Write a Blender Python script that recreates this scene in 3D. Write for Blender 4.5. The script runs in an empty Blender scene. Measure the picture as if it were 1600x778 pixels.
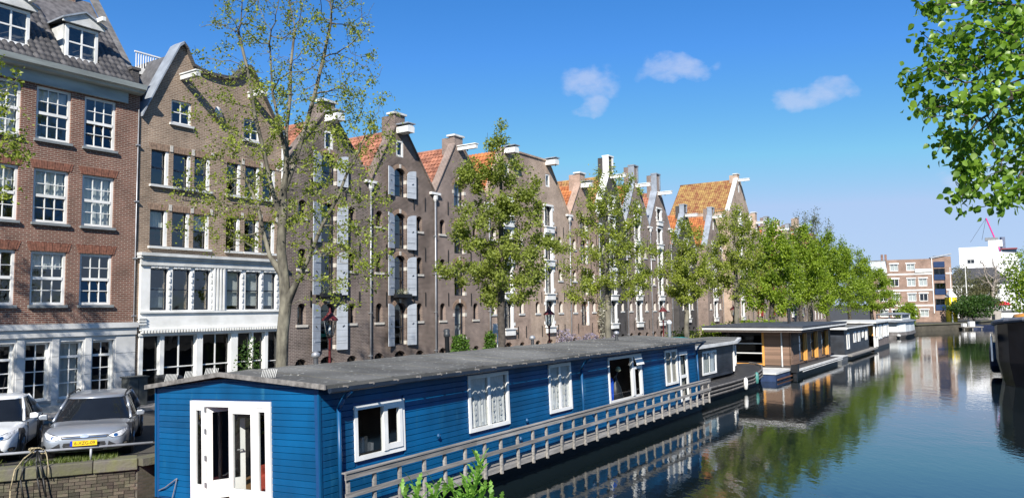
import bpy, math, random
import numpy as np
from mathutils import Vector, Matrix
from mathutils.geometry import tessellate_polygon

random.seed(7)
sc = bpy.context.scene
R = math.radians
# ------------------------------------------------------------------ camera
CAM_H = 4.3
th, ro = math.atan(93 / 1200), R(0.72)
f = Vector((0, math.cos(th), math.sin(th)))
u0 = Vector((0, -math.sin(th), math.cos(th)))
r0 = Vector((1, 0, 0))
Rt = r0 * math.cos(ro) - u0 * math.sin(ro)
Up = u0 * math.cos(ro) + r0 * math.sin(ro)
cam = bpy.data.cameras.new('camera')
cam.sensor_width = 36
cam.lens = 27.0
cam.clip_start = 0.1
cam.clip_end = 3000
co = bpy.data.objects.new('camera', cam)
sc.collection.objects.link(co)
mw = Matrix.Identity(4)
for i in range(3):
    mw[i][0] = Rt[i]; mw[i][1] = Up[i]; mw[i][2] = -f[i]
mw[2][3] = CAM_H
co.matrix_world = mw
sc.camera = co
# ------------------------------------------------------------------ sky
SUN_EL = R(36)
sun_dir = Vector((-0.107, -0.994, 0)).normalized() * math.cos(SUN_EL) + Vector((0, 0, math.sin(SUN_EL)))
world = bpy.data.worlds.new('World')
sc.world = world
world.use_nodes = True
nt = world.node_tree
nt.nodes.clear()
N_ = nt.nodes.new
L_ = nt.links.new
out = N_('ShaderNodeOutputWorld')
bg = N_('ShaderNodeBackground')
bg.inputs[1].default_value = 0.0957
sky = N_('ShaderNodeTexSky')
sky.sky_type = 'NISHITA'
sky.sun_disc = False
sky.sun_elevation = SUN_EL
sky.sun_rotation = math.atan2(sun_dir.x, sun_dir.y)
sky.altitude = 0
sky.air_density = 1.0
sky.dust_density = 0.0
sky.ozone_density = 4.0
hs = N_('ShaderNodeHueSaturation')
hs.inputs['Saturation'].default_value = 1.3
hs.inputs['Value'].default_value = 1.0
grn = N_('ShaderNodeMix'); grn.data_type = 'RGBA'; grn.blend_type = 'MULTIPLY'; grn.inputs['Factor'].default_value = 1; grn.inputs['B'].default_value = (1, .94, 1.0, 1)
L_(sky.outputs[0], grn.inputs['A']); L_(grn.outputs['Result'], hs.inputs['Color'])
cap = N_('ShaderNodeMix'); cap.data_type = 'RGBA'; cap.blend_type = 'DARKEN'
cap.inputs['Factor'].default_value = .92
cap.inputs['B'].default_value = (2.75, 3.7, 5.4, 1)      # the haze near the horizon saturates at a pale blue
L_(hs.outputs[0], cap.inputs['A'])
tc = N_('ShaderNodeTexCoord')
# fair-weather puffs scattered round the sky: (azimuth, elevation, half width, half height) in degrees
puffs = [(5.9, 16.6, 2.6, 1.6), (12.8, 17.0, 3.1, 1.2), (22.0, 14.5, 2.9, 1.15), (6.2, 15.0, 1.7, 1.0),
         (-60, 19, 3, 1.1), (62, 15, 3, 1.2), (95, 20, 3, 1.3), (-105, 16, 3, 1.2), (140, 17, 3.2, 1.2), (-150, 20, 3, 1.2), (34, 8.2, 6, .8), (75, 8, 6, .8), (-75, 8, 6, .8)]
noi = N_('ShaderNodeTexNoise')
noi.inputs['Scale'].default_value = 26
noi.inputs['Detail'].default_value = 7
noi.inputs['Roughness'].default_value = .62
mp = N_('ShaderNodeMapping')
mp.inputs['Scale'].default_value = (1, 1, 1.7)
L_(tc.outputs['Generated'], mp.inputs[0])
L_(mp.outputs[0], noi.inputs['Vector'])
acc = None
def VM(op, a, b=None):
    n = N_('ShaderNodeVectorMath'); n.operation = op
    L_(a, n.inputs[0])
    if b is not None:
        n.inputs[1].default_value = b
    return n
def MA(op, a, b=None, c=None):
    n = N_('ShaderNodeMath'); n.operation = op
    for i, x in enumerate((a, b, c)):
        if x is None:
            continue
        if isinstance(x, (int, float)):
            n.inputs[i].default_value = x
        else:
            L_(x, n.inputs[i])
    return n.outputs[0]
n2 = N_('ShaderNodeTexNoise'); n2.inputs['Scale'].default_value = 13; n2.inputs['Detail'].default_value = 6
L_(tc.outputs['Generated'], n2.inputs['Vector'])
vs = VM('SUBTRACT', n2.outputs['Color'], (.5, .5, .5)); vsc = N_('ShaderNodeVectorMath'); vsc.operation = 'SCALE'; vsc.inputs['Scale'].default_value = .075
L_(vs.outputs[0], vsc.inputs[0])
vad = N_('ShaderNodeVectorMath'); vad.operation = 'ADD'; L_(tc.outputs['Generated'], vad.inputs[0]); L_(vsc.outputs[0], vad.inputs[1])
for az, el, hw, hh in puffs:
    a, e = R(az), R(el)
    d = Vector((math.sin(a) * math.cos(e), math.cos(a) * math.cos(e), math.sin(e)))
    t = Vector((math.cos(a), -math.sin(a), 0))
    v = d.cross(t) * -1
    dx = VM('DOT_PRODUCT', vad.outputs[0], t).outputs['Value']
    dy = VM('DOT_PRODUCT', vad.outputs[0], v).outputs['Value']
    dz = VM('DOT_PRODUCT', vad.outputs[0], d).outputs['Value']
    dy0 = MA('SUBTRACT', dy, 0.0)
    q = MA('ADD', MA('POWER', MA('DIVIDE', MA('ABSOLUTE', dx), math.sin(R(hw))), 2.0), MA('POWER', MA('DIVIDE', MA('ABSOLUTE', dy0), math.sin(R(hh))), 2.0))
    m = MA('MAXIMUM', MA('SUBTRACT', 1.0, q), 0.0)
    m = MA('MULTIPLY', m, MA('GREATER_THAN', dz, 0.0))
    acc = m if acc is None else MA('MAXIMUM', acc, m)
cl = MA('ADD', MA('MULTIPLY', acc, 1.1), MA('MULTIPLY', MA('SUBTRACT', noi.outputs['Fac'], .56), 2.6))
cl = MA('MINIMUM', MA('MAXIMUM', cl, 0.0), 1.0)
cl = MA('MULTIPLY', cl, MA('MINIMUM', MA('MULTIPLY', acc, 3.0), 1.0))
cl = MA('MULTIPLY', cl, .55)
mixc = N_('ShaderNodeMix'); mixc.data_type = 'RGBA'
L_(cl, mixc.inputs['Factor'])
L_(cap.outputs['Result'], mixc.inputs['A'])
mixc.inputs['B'].default_value = (3.7, 4.2, 5.6, 1)
L_(mixc.outputs['Result'], bg.inputs[0])
L_(bg.outputs[0], out.inputs[0])
# ------------------------------------------------------------------ sun
sl = bpy.data.lights.new('sun', 'SUN')
sl.energy = 5.0
sl.angle = R(0.5)
sl.color = (1, .945, .86)
so = bpy.data.objects.new('sun', sl)
sc.collection.objects.link(so)
so.rotation_euler = (-sun_dir).to_track_quat('-Z', 'Y').to_euler()
so.location = sun_dir * 60
sc.view_settings.view_transform = 'Standard'
sc.view_settings.look = 'None'
sc.view_settings.gamma = 1
sc.view_settings.exposure = 0.75
sc.view_settings.use_curve_mapping = False
try:
    sc.cycles.use_denoising = True
    sc.cycles.max_bounces = 8
    sc.cycles.transparent_max_bounces = 12
    sc.cycles.caustics_reflective = False
    sc.cycles.caustics_refractive = False
except Exception:
    pass
# ------------------------------------------------------------------ helpers
P0 = Vector((-13.143, 26.967, 0))
S = Vector((.55277, .83333, 0))
Nn = Vector((.83333, -.55277, 0))
PSI = math.atan2(S.y, S.x)
QZ = 1.1
def W(s, n, z=0.0):
    p = P0 + S * s + Nn * n
    return Vector((p.x, p.y, z))
def tag(o, label=None, cat=None, group=None, kind=None):
    if label: o['label'] = label
    if cat: o['category'] = cat
    if group: o['group'] = group
    if kind: o['kind'] = kind
    return o
def empty(name, loc, rz=0.0, label=None, cat=None, group=None, rx=0.0, parent=None):
    o = bpy.data.objects.new(name, None)
    o.empty_display_size = .2
    sc.collection.objects.link(o)
    o.location = loc
    o.rotation_euler = (rx, 0, rz)
    if parent: o.parent = parent
    return tag(o, label, cat, group)
class MB:
    def __init__(s):
        s.v = []; s.f = []
    def add(s, v, f):
        k = len(s.v)
        s.v += [tuple(p) for p in v]
        s.f += [tuple(i + k for i in q) for q in f]
        return s
    def box(s, x0, x1, y0, y1, z0, z1):
        return s.add([(x0, y0, z0), (x1, y0, z0), (x1, y1, z0), (x0, y1, z0), (x0, y0, z1), (x1, y0, z1), (x1, y1, z1), (x0, y1, z1)],
                     [(0, 3, 2, 1), (4, 5, 6, 7), (0, 1, 5, 4), (1, 2, 6, 5), (2, 3, 7, 6), (3, 0, 4, 7)])
    def bar(s, a, b, w, h, up=(0, 0, 1)):
        a, b, up = Vector(a), Vector(b), Vector(up)
        d = (b - a).normalized()
        x = d.cross(up)
        if x.length < 1e-4: x = d.cross(Vector((1, 0, 0)))
        x.normalize(); y = x.cross(d)
        v = []
        for p in (a, b):
            for sx, sy in ((-1, -1), (1, -1), (1, 1), (-1, 1)):
                v.append(p + x * (sx * w / 2) + y * (sy * h / 2))
        return s.add(v, [(0, 1, 2, 3), (7, 6, 5, 4), (0, 4, 5, 1), (1, 5, 6, 2), (2, 6, 7, 3), (3, 7, 4, 0)])
    def tube(s, a, b, r0, r1=None, n=8, cap=True):
        r1 = r0 if r1 is None else r1
        a, b = Vector(a), Vector(b)
        d = (b - a).normalized()
        x = d.orthogonal().normalized(); y = d.cross(x)
        v = []
        for p, r in ((a, r0), (b, r1)):
            for i in range(n):
                t = 2 * math.pi * i / n
                v.append(p + x * (r * math.cos(t)) + y * (r * math.sin(t)))
        fs = [(i, (i + 1) % n, n + (i + 1) % n, n + i) for i in range(n)]
        if cap: fs += [tuple(range(n))[::-1], tuple(range(n, 2 * n))]
        return s.add(v, fs)
    def path(s, pts, r, n=6):
        for a, b in zip(pts[:-1], pts[1:]):
            s.tube(a, b, r, r, n)
        return s
    def prism(s, poly, y0, y1):  # polygon in x,z extruded along y
        k = len(poly)
        tri = tessellate_polygon([[Vector((p[0], p[1], 0)) for p in poly]])
        v = [(p[0], y0, p[1]) for p in poly] + [(p[0], y1, p[1]) for p in poly]
        fs = [t for t in tri] + [tuple(i + k for i in t[::-1]) for t in tri]
        fs += [(i, (i + 1) % k, k + (i + 1) % k, k + i) for i in range(k)]
        return s.add(v, fs)
    def wall(s, outer, holes, y0, y1):
        loops = [outer] + holes
        tri = tessellate_polygon([[Vector((p[0], p[1], 0)) for p in l] for l in loops])
        allp = [p for l in loops for p in l]
        k = len(allp)
        v = [(p[0], y0, p[1]) for p in allp] + [(p[0], y1, p[1]) for p in allp]
        fs = [tuple(t) for t in tri] + [tuple(i + k for i in t[::-1]) for t in tri]
        o = 0
        for l in loops:
            m = len(l)
            fs += [(o + i, o + (i + 1) % m, k + o + (i + 1) % m, k + o + i) for i in range(m)]
            o += m
        return s.add(v, fs)
    def loft(s, rings, closed=True, caps=True):
        n = len(rings[0]); v = [p for r in rings for p in r]; fs = []
        for j in range(len(rings) - 1):
            for i in range(n if closed else n - 1):
                fs.append((j * n + i, j * n + (i + 1) % n, (j + 1) * n + (i + 1) % n, (j + 1) * n + i))
        if caps and closed:
            fs += [tuple(range(n))[::-1], tuple(range((len(rings) - 1) * n, len(rings) * n))]
        return s.add(v, fs)
    def lathe(s, prof, n=12, c=(0, 0, 0)):
        rings = []
        for r, z in prof:
            rings.append([(c[0] + r * math.cos(2 * math.pi * i / n), c[1] + r * math.sin(2 * math.pi * i / n), c[2] + z) for i in range(n)])
        return s.loft(rings)
    def build(s, name, mat, parent=None, smooth=False, loc=None, bev=0, sub=0, fixn=True):
        me = bpy.data.meshes.new(name)
        me.from_pydata(s.v, [], s.f)
        if fixn: fix(me)
        if mat: me.materials.append(mat)
        if smooth: me.polygons.foreach_set('use_smooth', [True] * len(me.polygons))
        me.update()
        return link(name, me, parent, loc, bev, sub)
def fix(me):
    import bmesh
    b = bmesh.new(); b.from_mesh(me)
    bmesh.ops.recalc_face_normals(b, faces=b.faces)
    b.to_mesh(me); b.free()
def link(name, me, parent=None, loc=None, bev=0, sub=0):
    o = bpy.data.objects.new(name, me)
    sc.collection.objects.link(o)
    if parent: o.parent = parent
    if loc is not None: o.location = loc
    if bev:
        m = o.modifiers.new('bevel', 'BEVEL'); m.width = bev; m.segments = 2; m.limit_method = 'ANGLE'
    if sub:
        m = o.modifiers.new('sub', 'SUBSURF'); m.levels = sub; m.render_levels = sub
    return o
def copy_tree(o, parent=None):
    c = o.copy(); sc.collection.objects.link(c)
    if parent: c.parent = parent
    for ch in list(o.children):
        copy_tree(ch, c)
    return c
def unit_box():
    b = MB().box(0, 1, 0, 1, 0, 1)
    me = bpy.data.meshes.new('unit_box'); me.from_pydata(b.v, [], b.f); fix(me)
    return me
_ub = {}
def ubox(name, mat, parent, x0, x1, y0, y1, z0, z1):   # box that shares mesh data
    if mat.name not in _ub:
        me = unit_box(); me.materials.append(mat); _ub[mat.name] = me
    o = link(name, _ub[mat.name], parent)
    o.location = (x0, y0, z0); o.scale = (x1 - x0, y1 - y0, z1 - z0)
    return o
# ------------------------------------------------------------------ materials
_m = {}
def newmat(name):
    m = bpy.data.materials.new(name); m.use_nodes = True
    t = m.node_tree; t.nodes.clear()
    return m, t
def mat(name, col, rough=.6, var=.18, scale=3.0, bump=0.0, bscale=30.0, metal=0.0, rnd=0.0, col2=None, stretch=(1, 1, 1), coat=0.0, spec=.5, detail=5, thr=(.35, .65), pos=False):
    if name in _m: return _m[name]
    m, t = newmat(name)
    N, L = t.nodes.new, t.links.new
    o = N('ShaderNodeOutputMaterial'); p = N('ShaderNodeBsdfPrincipled')
    L(p.outputs[0], o.inputs[0])
    tcn = N('ShaderNodeTexCoord'); mpn = N('ShaderNodeMapping'); mpn.inputs['Scale'].default_value = stretch
    if pos:
        ge = N('ShaderNodeNewGeometry'); L(ge.outputs['Position'], mpn.inputs[0])
    else:
        L(tcn.outputs['Object'], mpn.inputs[0])
    n = N('ShaderNodeTexNoise'); n.inputs['Scale'].default_value = scale; n.inputs['Detail'].default_value = detail
    L(mpn.outputs[0], n.inputs['Vector'])
    r = N('ShaderNodeValToRGB')
    r.color_ramp.elements[0].position = thr[0]; r.color_ramp.elements[1].position = thr[1]
    a = tuple(c * (1 - var) for c in col); b = tuple(min(1, c * (1 + var)) for c in col) if col2 is None else col2
    r.color_ramp.elements[0].color = (*a, 1); r.color_ramp.elements[1].color = (*b, 1)
    L(n.outputs['Fac'], r.inputs[0])
    src = r.outputs[0]
    if rnd:
        oi = N('ShaderNodeObjectInfo')
        mr = N('ShaderNodeMapRange'); mr.inputs['To Min'].default_value = 1 - rnd; mr.inputs['To Max'].default_value = 1 + rnd
        L(oi.outputs['Random'], mr.inputs['Value'])
        mx = N('ShaderNodeMix'); mx.data_type = 'RGBA'; mx.blend_type = 'MULTIPLY'; mx.inputs['Factor'].default_value = 1
        L(src, mx.inputs['A']); L(mr.outputs[0], mx.inputs['B'])
        src = mx.outputs['Result']
    L(src, p.inputs['Base Color'])
    p.inputs['Roughness'].default_value = rough
    p.inputs['Metallic'].default_value = metal
    p.inputs['Specular IOR Level'].default_value = spec
    if coat:
        p.inputs['Coat Weight'].default_value = coat; p.inputs['Coat Roughness'].default_value = .05
    if bump:
        n2 = N('ShaderNodeTexNoise'); n2.inputs['Scale'].default_value = bscale; n2.inputs['Detail'].default_value = 4
        L(mpn.outputs[0], n2.inputs['Vector'])
        bn = N('ShaderNodeBump'); bn.inputs['Strength'].default_value = bump; bn.inputs['Distance'].default_value = .02
        L(n2.outputs['Fac'], bn.inputs['Height']); L(bn.outputs[0], p.inputs['Normal'])
    _m[name] = m
    return m
def brick(name, c1, c2, mortar, bw=.21, rh=.065, ms=.007, stain=.35, seed=0.0):
    if name in _m: return _m[name]
    m, t = newmat(name)
    N, L = t.nodes.new, t.links.new
    o = N('ShaderNodeOutputMaterial'); p = N('ShaderNodeBsdfPrincipled'); L(p.outputs[0], o.inputs[0])
    tcn = N('ShaderNodeTexCoord'); sx = N('ShaderNodeSeparateXYZ'); cx = N('ShaderNodeCombineXYZ')
    L(tcn.outputs['Object'], sx.inputs[0])
    ad = N('ShaderNodeMath'); ad.operation = 'ADD'
    L(sx.outputs[0], ad.inputs[0]); L(sx.outputs[1], ad.inputs[1])
    L(ad.outputs[0], cx.inputs[0]); L(sx.outputs[2], cx.inputs[1])
    cx.inputs[2].default_value = seed
    b = N('ShaderNodeTexBrick')
    b.inputs['Scale'].default_value = 1; b.inputs['Brick Width'].default_value = bw; b.inputs['Row Height'].default_value = rh
    b.inputs['Mortar Size'].default_value = ms; b.inputs['Mortar Smooth'].default_value = .15; b.inputs['Bias'].default_value = -.1
    c1, c2, mortar = (tuple(k_ * .8 for k_ in q) for q in (c1, c2, mortar))
    b.inputs['Color1'].default_value = (*c1, 1); b.inputs['Color2'].default_value = (*c2, 1); b.inputs['Mortar'].default_value = (*mortar, 1)
    L(cx.outputs[0], b.inputs['Vector'])
    n = N('ShaderNodeTexNoise'); n.inputs['Scale'].default_value = .9; n.inputs['Detail'].default_value = 8; n.inputs['Roughness'].default_value = .65
    L(tcn.outputs['Object'], n.inputs['Vector'])
    mr = N('ShaderNodeMapRange'); mr.inputs['From Min'].default_value = .3; mr.inputs['From Max'].default_value = .7
    mr.inputs['To Min'].default_value = 1 - stain; mr.inputs['To Max'].default_value = 1 + stain * .8
    L(n.outputs['Fac'], mr.inputs['Value'])
    mx = N('ShaderNodeMix'); mx.data_type = 'RGBA'; mx.blend_type = 'MULTIPLY'; mx.inputs['Factor'].default_value = 1
    L(b.outputs['Color'], mx.inputs['A']); L(mr.outputs[0], mx.inputs['B'])
    L(mx.outputs['Result'], p.inputs['Base Color'])
    p.inputs['Roughness'].default_value = .85
    p.inputs['Specular IOR Level'].default_value = .25
    bn = N('ShaderNodeBump'); bn.inputs['Strength'].default_value = .5; bn.inputs['Distance'].default_value = .008; bn.invert = True
    L(b.outputs['Fac'], bn.inputs['Height']); L(bn.outputs[0], p.inputs['Normal'])
    _m[name] = m
    return m
def glass(name, tint=(.72, .76, .76), base=.06):
    if name in _m: return _m[name]
    m, t = newmat(name)
    N, L = t.nodes.new, t.links.new
    o = N('ShaderNodeOutputMaterial'); mx = N('ShaderNodeMixShader'); tr = N('ShaderNodeBsdfTransparent'); g = N('ShaderNodeBsdfGlossy')
    lw_ = N('ShaderNodeLayerWeight'); lw_.inputs[0].default_value = .5
    fr = N('ShaderNodeMath'); fr.operation = 'POWER'; fr.inputs[1].default_value = 4.0; L(lw_.outputs['Facing'], fr.inputs[0])
    tr.inputs[0].default_value = (*tint, 1)
    g.inputs['Roughness'].default_value = .01
    g.inputs['Color'].default_value = (.95, .97, 1, 1)
    a = N('ShaderNodeMath'); a.operation = 'ADD'; a.use_clamp = True; a.inputs[1].default_value = base
    L(fr.outputs[0], a.inputs[0]); L(a.outputs[0], mx.inputs[0]); L(tr.outputs[0], mx.inputs[1]); L(g.outputs[0], mx.inputs[2])
    # old panes are never flat
    n = N('ShaderNodeTexNoise'); n.inputs['Scale'].default_value = 1.6; n.inputs['Detail'].default_value = 1
    tcn = N('ShaderNodeTexCoord'); oi = N('ShaderNodeObjectInfo'); va = N('ShaderNodeVectorMath'); va.operation = 'ADD'
    L(tcn.outputs['Object'], va.inputs[0]); L(oi.outputs['Location'], va.inputs[1]); L(va.outputs[0], n.inputs['Vector'])
    bn = N('ShaderNodeBump'); bn.inputs['Strength'].default_value = .25; bn.inputs['Distance'].default_value = .02
    L(n.outputs['Fac'], bn.inputs['Height']); L(bn.outputs[0], g.inputs['Normal'])
    L(mx.outputs[0], o.inputs[0])
    _m[name] = m
    return m
def leafmat(name, ca, cb, trans=.45, rough=.45):
    if name in _m: return _m[name]
    m, t = newmat(name)
    N, L = t.nodes.new, t.links.new
    o = N('ShaderNodeOutputMaterial')
    at = N('ShaderNodeAttribute'); at.attribute_name = 'rnd'
    r = N('ShaderNodeValToRGB'); r.color_ramp.elements[0].color = (*ca, 1); r.color_ramp.elements[1].color = (*cb, 1)
    L(at.outputs['Fac'], r.inputs[0])
    p = N('ShaderNodeBsdfPrincipled'); p.inputs['Roughness'].default_value = rough; p.inputs['Specular IOR Level'].default_value = .35
    L(r.outputs[0], p.inputs['Base Color'])
    tl = N('ShaderNodeBsdfTranslucent')
    mu = N('ShaderNodeMix'); mu.data_type = 'RGBA'; mu.blend_type = 'MULTIPLY'; mu.inputs['Factor'].default_value = 1
    L(r.outputs[0], mu.inputs['A']); mu.inputs['B'].default_value = (1.5, 1.6, .7, 1)
    L(mu.outputs['Result'], tl.inputs['Color'])
    mx = N('ShaderNodeMixShader'); mx.inputs[0].default_value = trans
    L(p.outputs[0], mx.inputs[1]); L(tl.outputs[0], mx.inputs[2]); L(mx.outputs[0], o.inputs[0])
    _m[name] = m
    return m
GL = glass('window_glass', base=.1)
GLD = glass('tinted_glass', (.3, .33, .36), .05)
WHITE = mat('white_paint', (.72, .72, .69), .5, .1, 1.8, col2=(.8, .8, .78), pos=True, detail=8)
WHITED = mat('weathered_white_paint', (.55, .555, .54), .6, .16, 2.0, bump=.2, bscale=20)
PLASTER = mat('white_plaster', (.55, .55, .54), .7, .16, 1.1, bump=.15, bscale=14, pos=True, detail=9)
STONE = mat('pale_sandstone', (.5, .47, .42), .8, .18, 4, bump=.3)
BLUESTONE = mat('blue_grey_stone', (.2, .22, .23), .75, .2, 4, bump=.3)
NAVY = mat('dark_navy_paint', (.012, .016, .028), .35, .2)
BLACKP = mat('black_paint', (.012, .013, .015), .45, .25, 5)
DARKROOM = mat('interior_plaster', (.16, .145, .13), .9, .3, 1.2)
CURT = mat('white_curtain_cloth', (.7, .7, .68), .9, .08, 6)
ZINC = mat('zinc_pipe', (.36, .37, .39), .45, .2, 3, metal=.5)
LEAD = mat('lead_sheet', (.27, .3, .34), .55, .2, 2.2, metal=.15, bump=.15, bscale=6)
IRON = mat('black_iron', (.018, .017, .017), .55, .3, 8)
SHUT = mat('pale_grey_shutter_paint', (.4, .43, .47), .5, .08, 3, rnd=.05)
GREENISH = mat('grey_green_cornice_paint', (.34, .37, .355), .6, .18, 1.6, bump=.2, bscale=10, stretch=(.5, 3, 3))
TILE_D = mat('dark_glazed_tile', (.085, .08, .078), .45, .35, 5, rnd=.5, bump=.2)
def tilemat(name, a, b):
    return mat(name, a, .75, .3, 2.2, bump=.4, bscale=18, col2=b, detail=9)
TILE_O = tilemat('orange_pantile', (.3, .085, .03), (.46, .17, .05))
TILE_R = tilemat('red_brown_pantile', (.2, .075, .045), (.36, .15, .09))
TILE_Y = tilemat('lichen_orange_pantile', (.3, .11, .05), (.36, .24, .08))
BR_RED = brick('red_brown_brick', (.235, .1, .072), (.15, .062, .046), (.39, .31, .25), ms=.011, stain=.4)
BR_BRN = brick('brown_brick', (.34, .235, .165), (.22, .15, .105), (.46, .38, .3), ms=.011, seed=3)
BR_GRY = brick('dark_grey_brown_brick', (.182, .138, .122), (.108, .082, .074), (.34, .29, .255), ms=.011, seed=5, stain=.45)
BR_GRY2 = brick('sooty_brown_brick', (.168, .118, .1), (.096, .07, .061), (.33, .275, .235), ms=.011, seed=6, stain=.5)
BR_PUR = brick('mauve_brown_brick', (.255, .182, .155), (.165, .12, .104), (.41, .345, .3), ms=.011, seed=8)
BR_PNK = brick('pinkish_brown_brick', (.5, .36, .27), (.39, .275, .205), (.58, .48, .39), ms=.011, seed=9)
BR_PNK3 = brick('dusky_pink_brick', (.4, .275, .215), (.29, .2, .158), (.5, .41, .34), ms=.011, seed=12, stain=.5)
BR_PNK2 = brick('rosy_brick', (.45, .29, .215), (.34, .215, .16), (.54, .43, .35), ms=.011, seed=10)
BR_DRK = brick('dark_and_shaded_brick', (.085, .08, .08), (.06, .058, .06), (.14, .13, .125), seed=11)  # plain dark brick; on warehouse fronts its darkness is painted-in shade
BR_FAR = brick('salmon_brick', (.33, .215, .165), (.27, .175, .135), (.4, .32, .26), seed=14)
# ------------------------------------------------------------------ shapes for openings
def rect(x0, x1, z0, z1):
    return [(x0, z0), (x1, z0), (x1, z1), (x0, z1)]
def arch(x0, x1, z0, z1, rise, n=8):
    c = (x0 + x1) / 2; h = (x1 - x0) / 2
    pts = [(x0, z0), (x1, z0)]
    zs = z1 - rise
    for i in range(n + 1):
        t = math.pi * i / n
        pts.append((c + h * math.cos(t), zs + rise * math.sin(t)))
    return pts
def archz(x, x0, x1, z1, rise):
    c = (x0 + x1) / 2; h = (x1 - x0) / 2
    u = max(0, 1 - ((x - c) / h) ** 2)
    return z1 - rise + rise * math.sqrt(u)
_quad = {}
def pane(parent, x0, x1, y, z0, z1, m=None, name='pane'):
    m = m or GL
    if m.name not in _quad:
        me = bpy.data.meshes.new('pane'); me.from_pydata([(0, 0, 0), (1, 0, 0), (1, 0, 1), (0, 0, 1)], [], [(0, 1, 2, 3)])
        me.materials.append(m); _quad[m.name] = me
    o = link(name, _quad[m.name], parent); o.location = (x0, y, z0); o.scale = (x1 - x0, 1, z1 - z0)
    return o
def window(parent, x0, x1, z0, z1, y=.12, cols=2, rows=2, fm=None, fw=.06, mw=.028, rise=0, sash=None, curtain=0, sill=None, sillm=None, sash_open=0, gm=None, name='window', silld=.1):
    """frame + glazing bars as one mesh, every pane its own child, sill and curtain children"""
    fm = fm or WHITE
    b = MB()
    zt = z1 - rise
    b.box(x0, x0 + fw, y, y + .07, z0, zt); b.box(x1 - fw, x1, y, y + .07, z0, zt); b.box(x0 + fw, x1 - fw, y, y + .07, z0, z0 + fw)
    if rise:
        o_ = arch(x0, x1, z0, z1, rise)[2:]; i_ = arch(x0 + fw, x1 - fw, z0, z1 - fw, rise - fw * .3)[2:]
        k = len(o_)
        for j in range(k - 1):
            b.add([(o_[j][0], y, o_[j][1]), (o_[j + 1][0], y, o_[j + 1][1]), (i_[j + 1][0], y, i_[j + 1][1]), (i_[j][0], y, i_[j][1]),
                   (o_[j][0], y + .07, o_[j][1]), (o_[j + 1][0], y + .07, o_[j + 1][1]), (i_[j + 1][0], y + .07, i_[j + 1][1]), (i_[j][0], y + .07, i_[j][1])],
                  [(0, 1, 2, 3), (2, 3, 7, 6), (0, 1, 5, 4)])
    else:
        b.box(x0 + fw, x1 - fw, y, y + .07, z1 - fw, z1)
    ix0, ix1, iz0, iz1 = x0 + fw, x1 - fw, z0 + fw, (zt if rise else z1 - fw)
    cw = (ix1 - ix0) / cols; rh = (iz1 - iz0) / rows
    for i in range(1, cols):
        xx = ix0 + i * cw
        top = archz(xx, x0 + fw, x1 - fw, z1 - fw, rise) if rise else iz1
        b.box(xx - mw / 2, xx + mw / 2, y + .012, y + .055, iz0, top)
    for j in range(1, rows + (1 if rise else 0)):
        zz = iz0 + j * rh
        h = mw / 2 if not (sash and j == sash) else fw * .55
        yo = y + .01 if not (sash and j == sash) else y - .012
        b.box(ix0, ix1, yo, y + .058, zz - h, zz + h)
    w = b.build(name, fm, parent)
    for i in range(cols):
        for j in range(rows):
            p = pane(w, ix0 + i * cw, ix0 + (i + 1) * cw, y + .035, iz0 + j * rh, iz0 + (j + 1) * rh, gm)
            if sash_open and sash and j < sash:
                p.rotation_euler = (R(-sash_open), 0, 0)
            else:
                p.rotation_euler = (R(random.uniform(-.6, .6)), 0, R(random.uniform(-.6, .6)))
    if rise:
        pl = [q for q in arch(ix0, ix1, iz1, z1 - fw, rise)]
        MB().add([(q[0], y + .035, q[1]) for q in pl], [tuple(range(len(pl)))]).build('pane', gm or GL, w, fixn=False)
    if sill is not None:
        sd = silld
        ubox('sill', sillm or STONE, w, x0 - sill, x1 + sill, -sd, y + .02, z0 - .09, z0 - .004)
    if curtain:
        curt(w, ix0, ix1, y + .16, iz0, (z1 - fw) if curtain > .99 else iz1 , curtain)
    return w
def curt(parent, x0, x1, y, z0, z1, kind, m=None):
    b = MB(); n = max(6, int((x1 - x0) / .035)); v = []; zb = z0 if kind >= 1 else z1 - (z1 - z0) * kind
    for i in range(n + 1):
        x = x0 + (x1 - x0) * i / n
        yy = y + .018 * math.sin(i * 1.9) + .008 * math.sin(i * .7)
        v += [(x, yy, zb), (x, yy, z1)]
    b.add(v, [(2 * i, 2 * i + 2, 2 * i + 3, 2 * i + 1) for i in range(n)])
    return b.build('curtain', m or CURT, parent, smooth=True, fixn=False)
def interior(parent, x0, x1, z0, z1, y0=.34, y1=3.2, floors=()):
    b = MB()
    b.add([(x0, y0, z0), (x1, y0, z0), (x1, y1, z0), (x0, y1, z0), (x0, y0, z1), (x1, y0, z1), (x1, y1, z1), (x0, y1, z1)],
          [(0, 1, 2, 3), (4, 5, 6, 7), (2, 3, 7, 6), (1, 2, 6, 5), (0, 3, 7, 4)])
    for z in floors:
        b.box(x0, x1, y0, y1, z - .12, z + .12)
    return b.build('interior', DARKROOM, parent)
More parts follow.
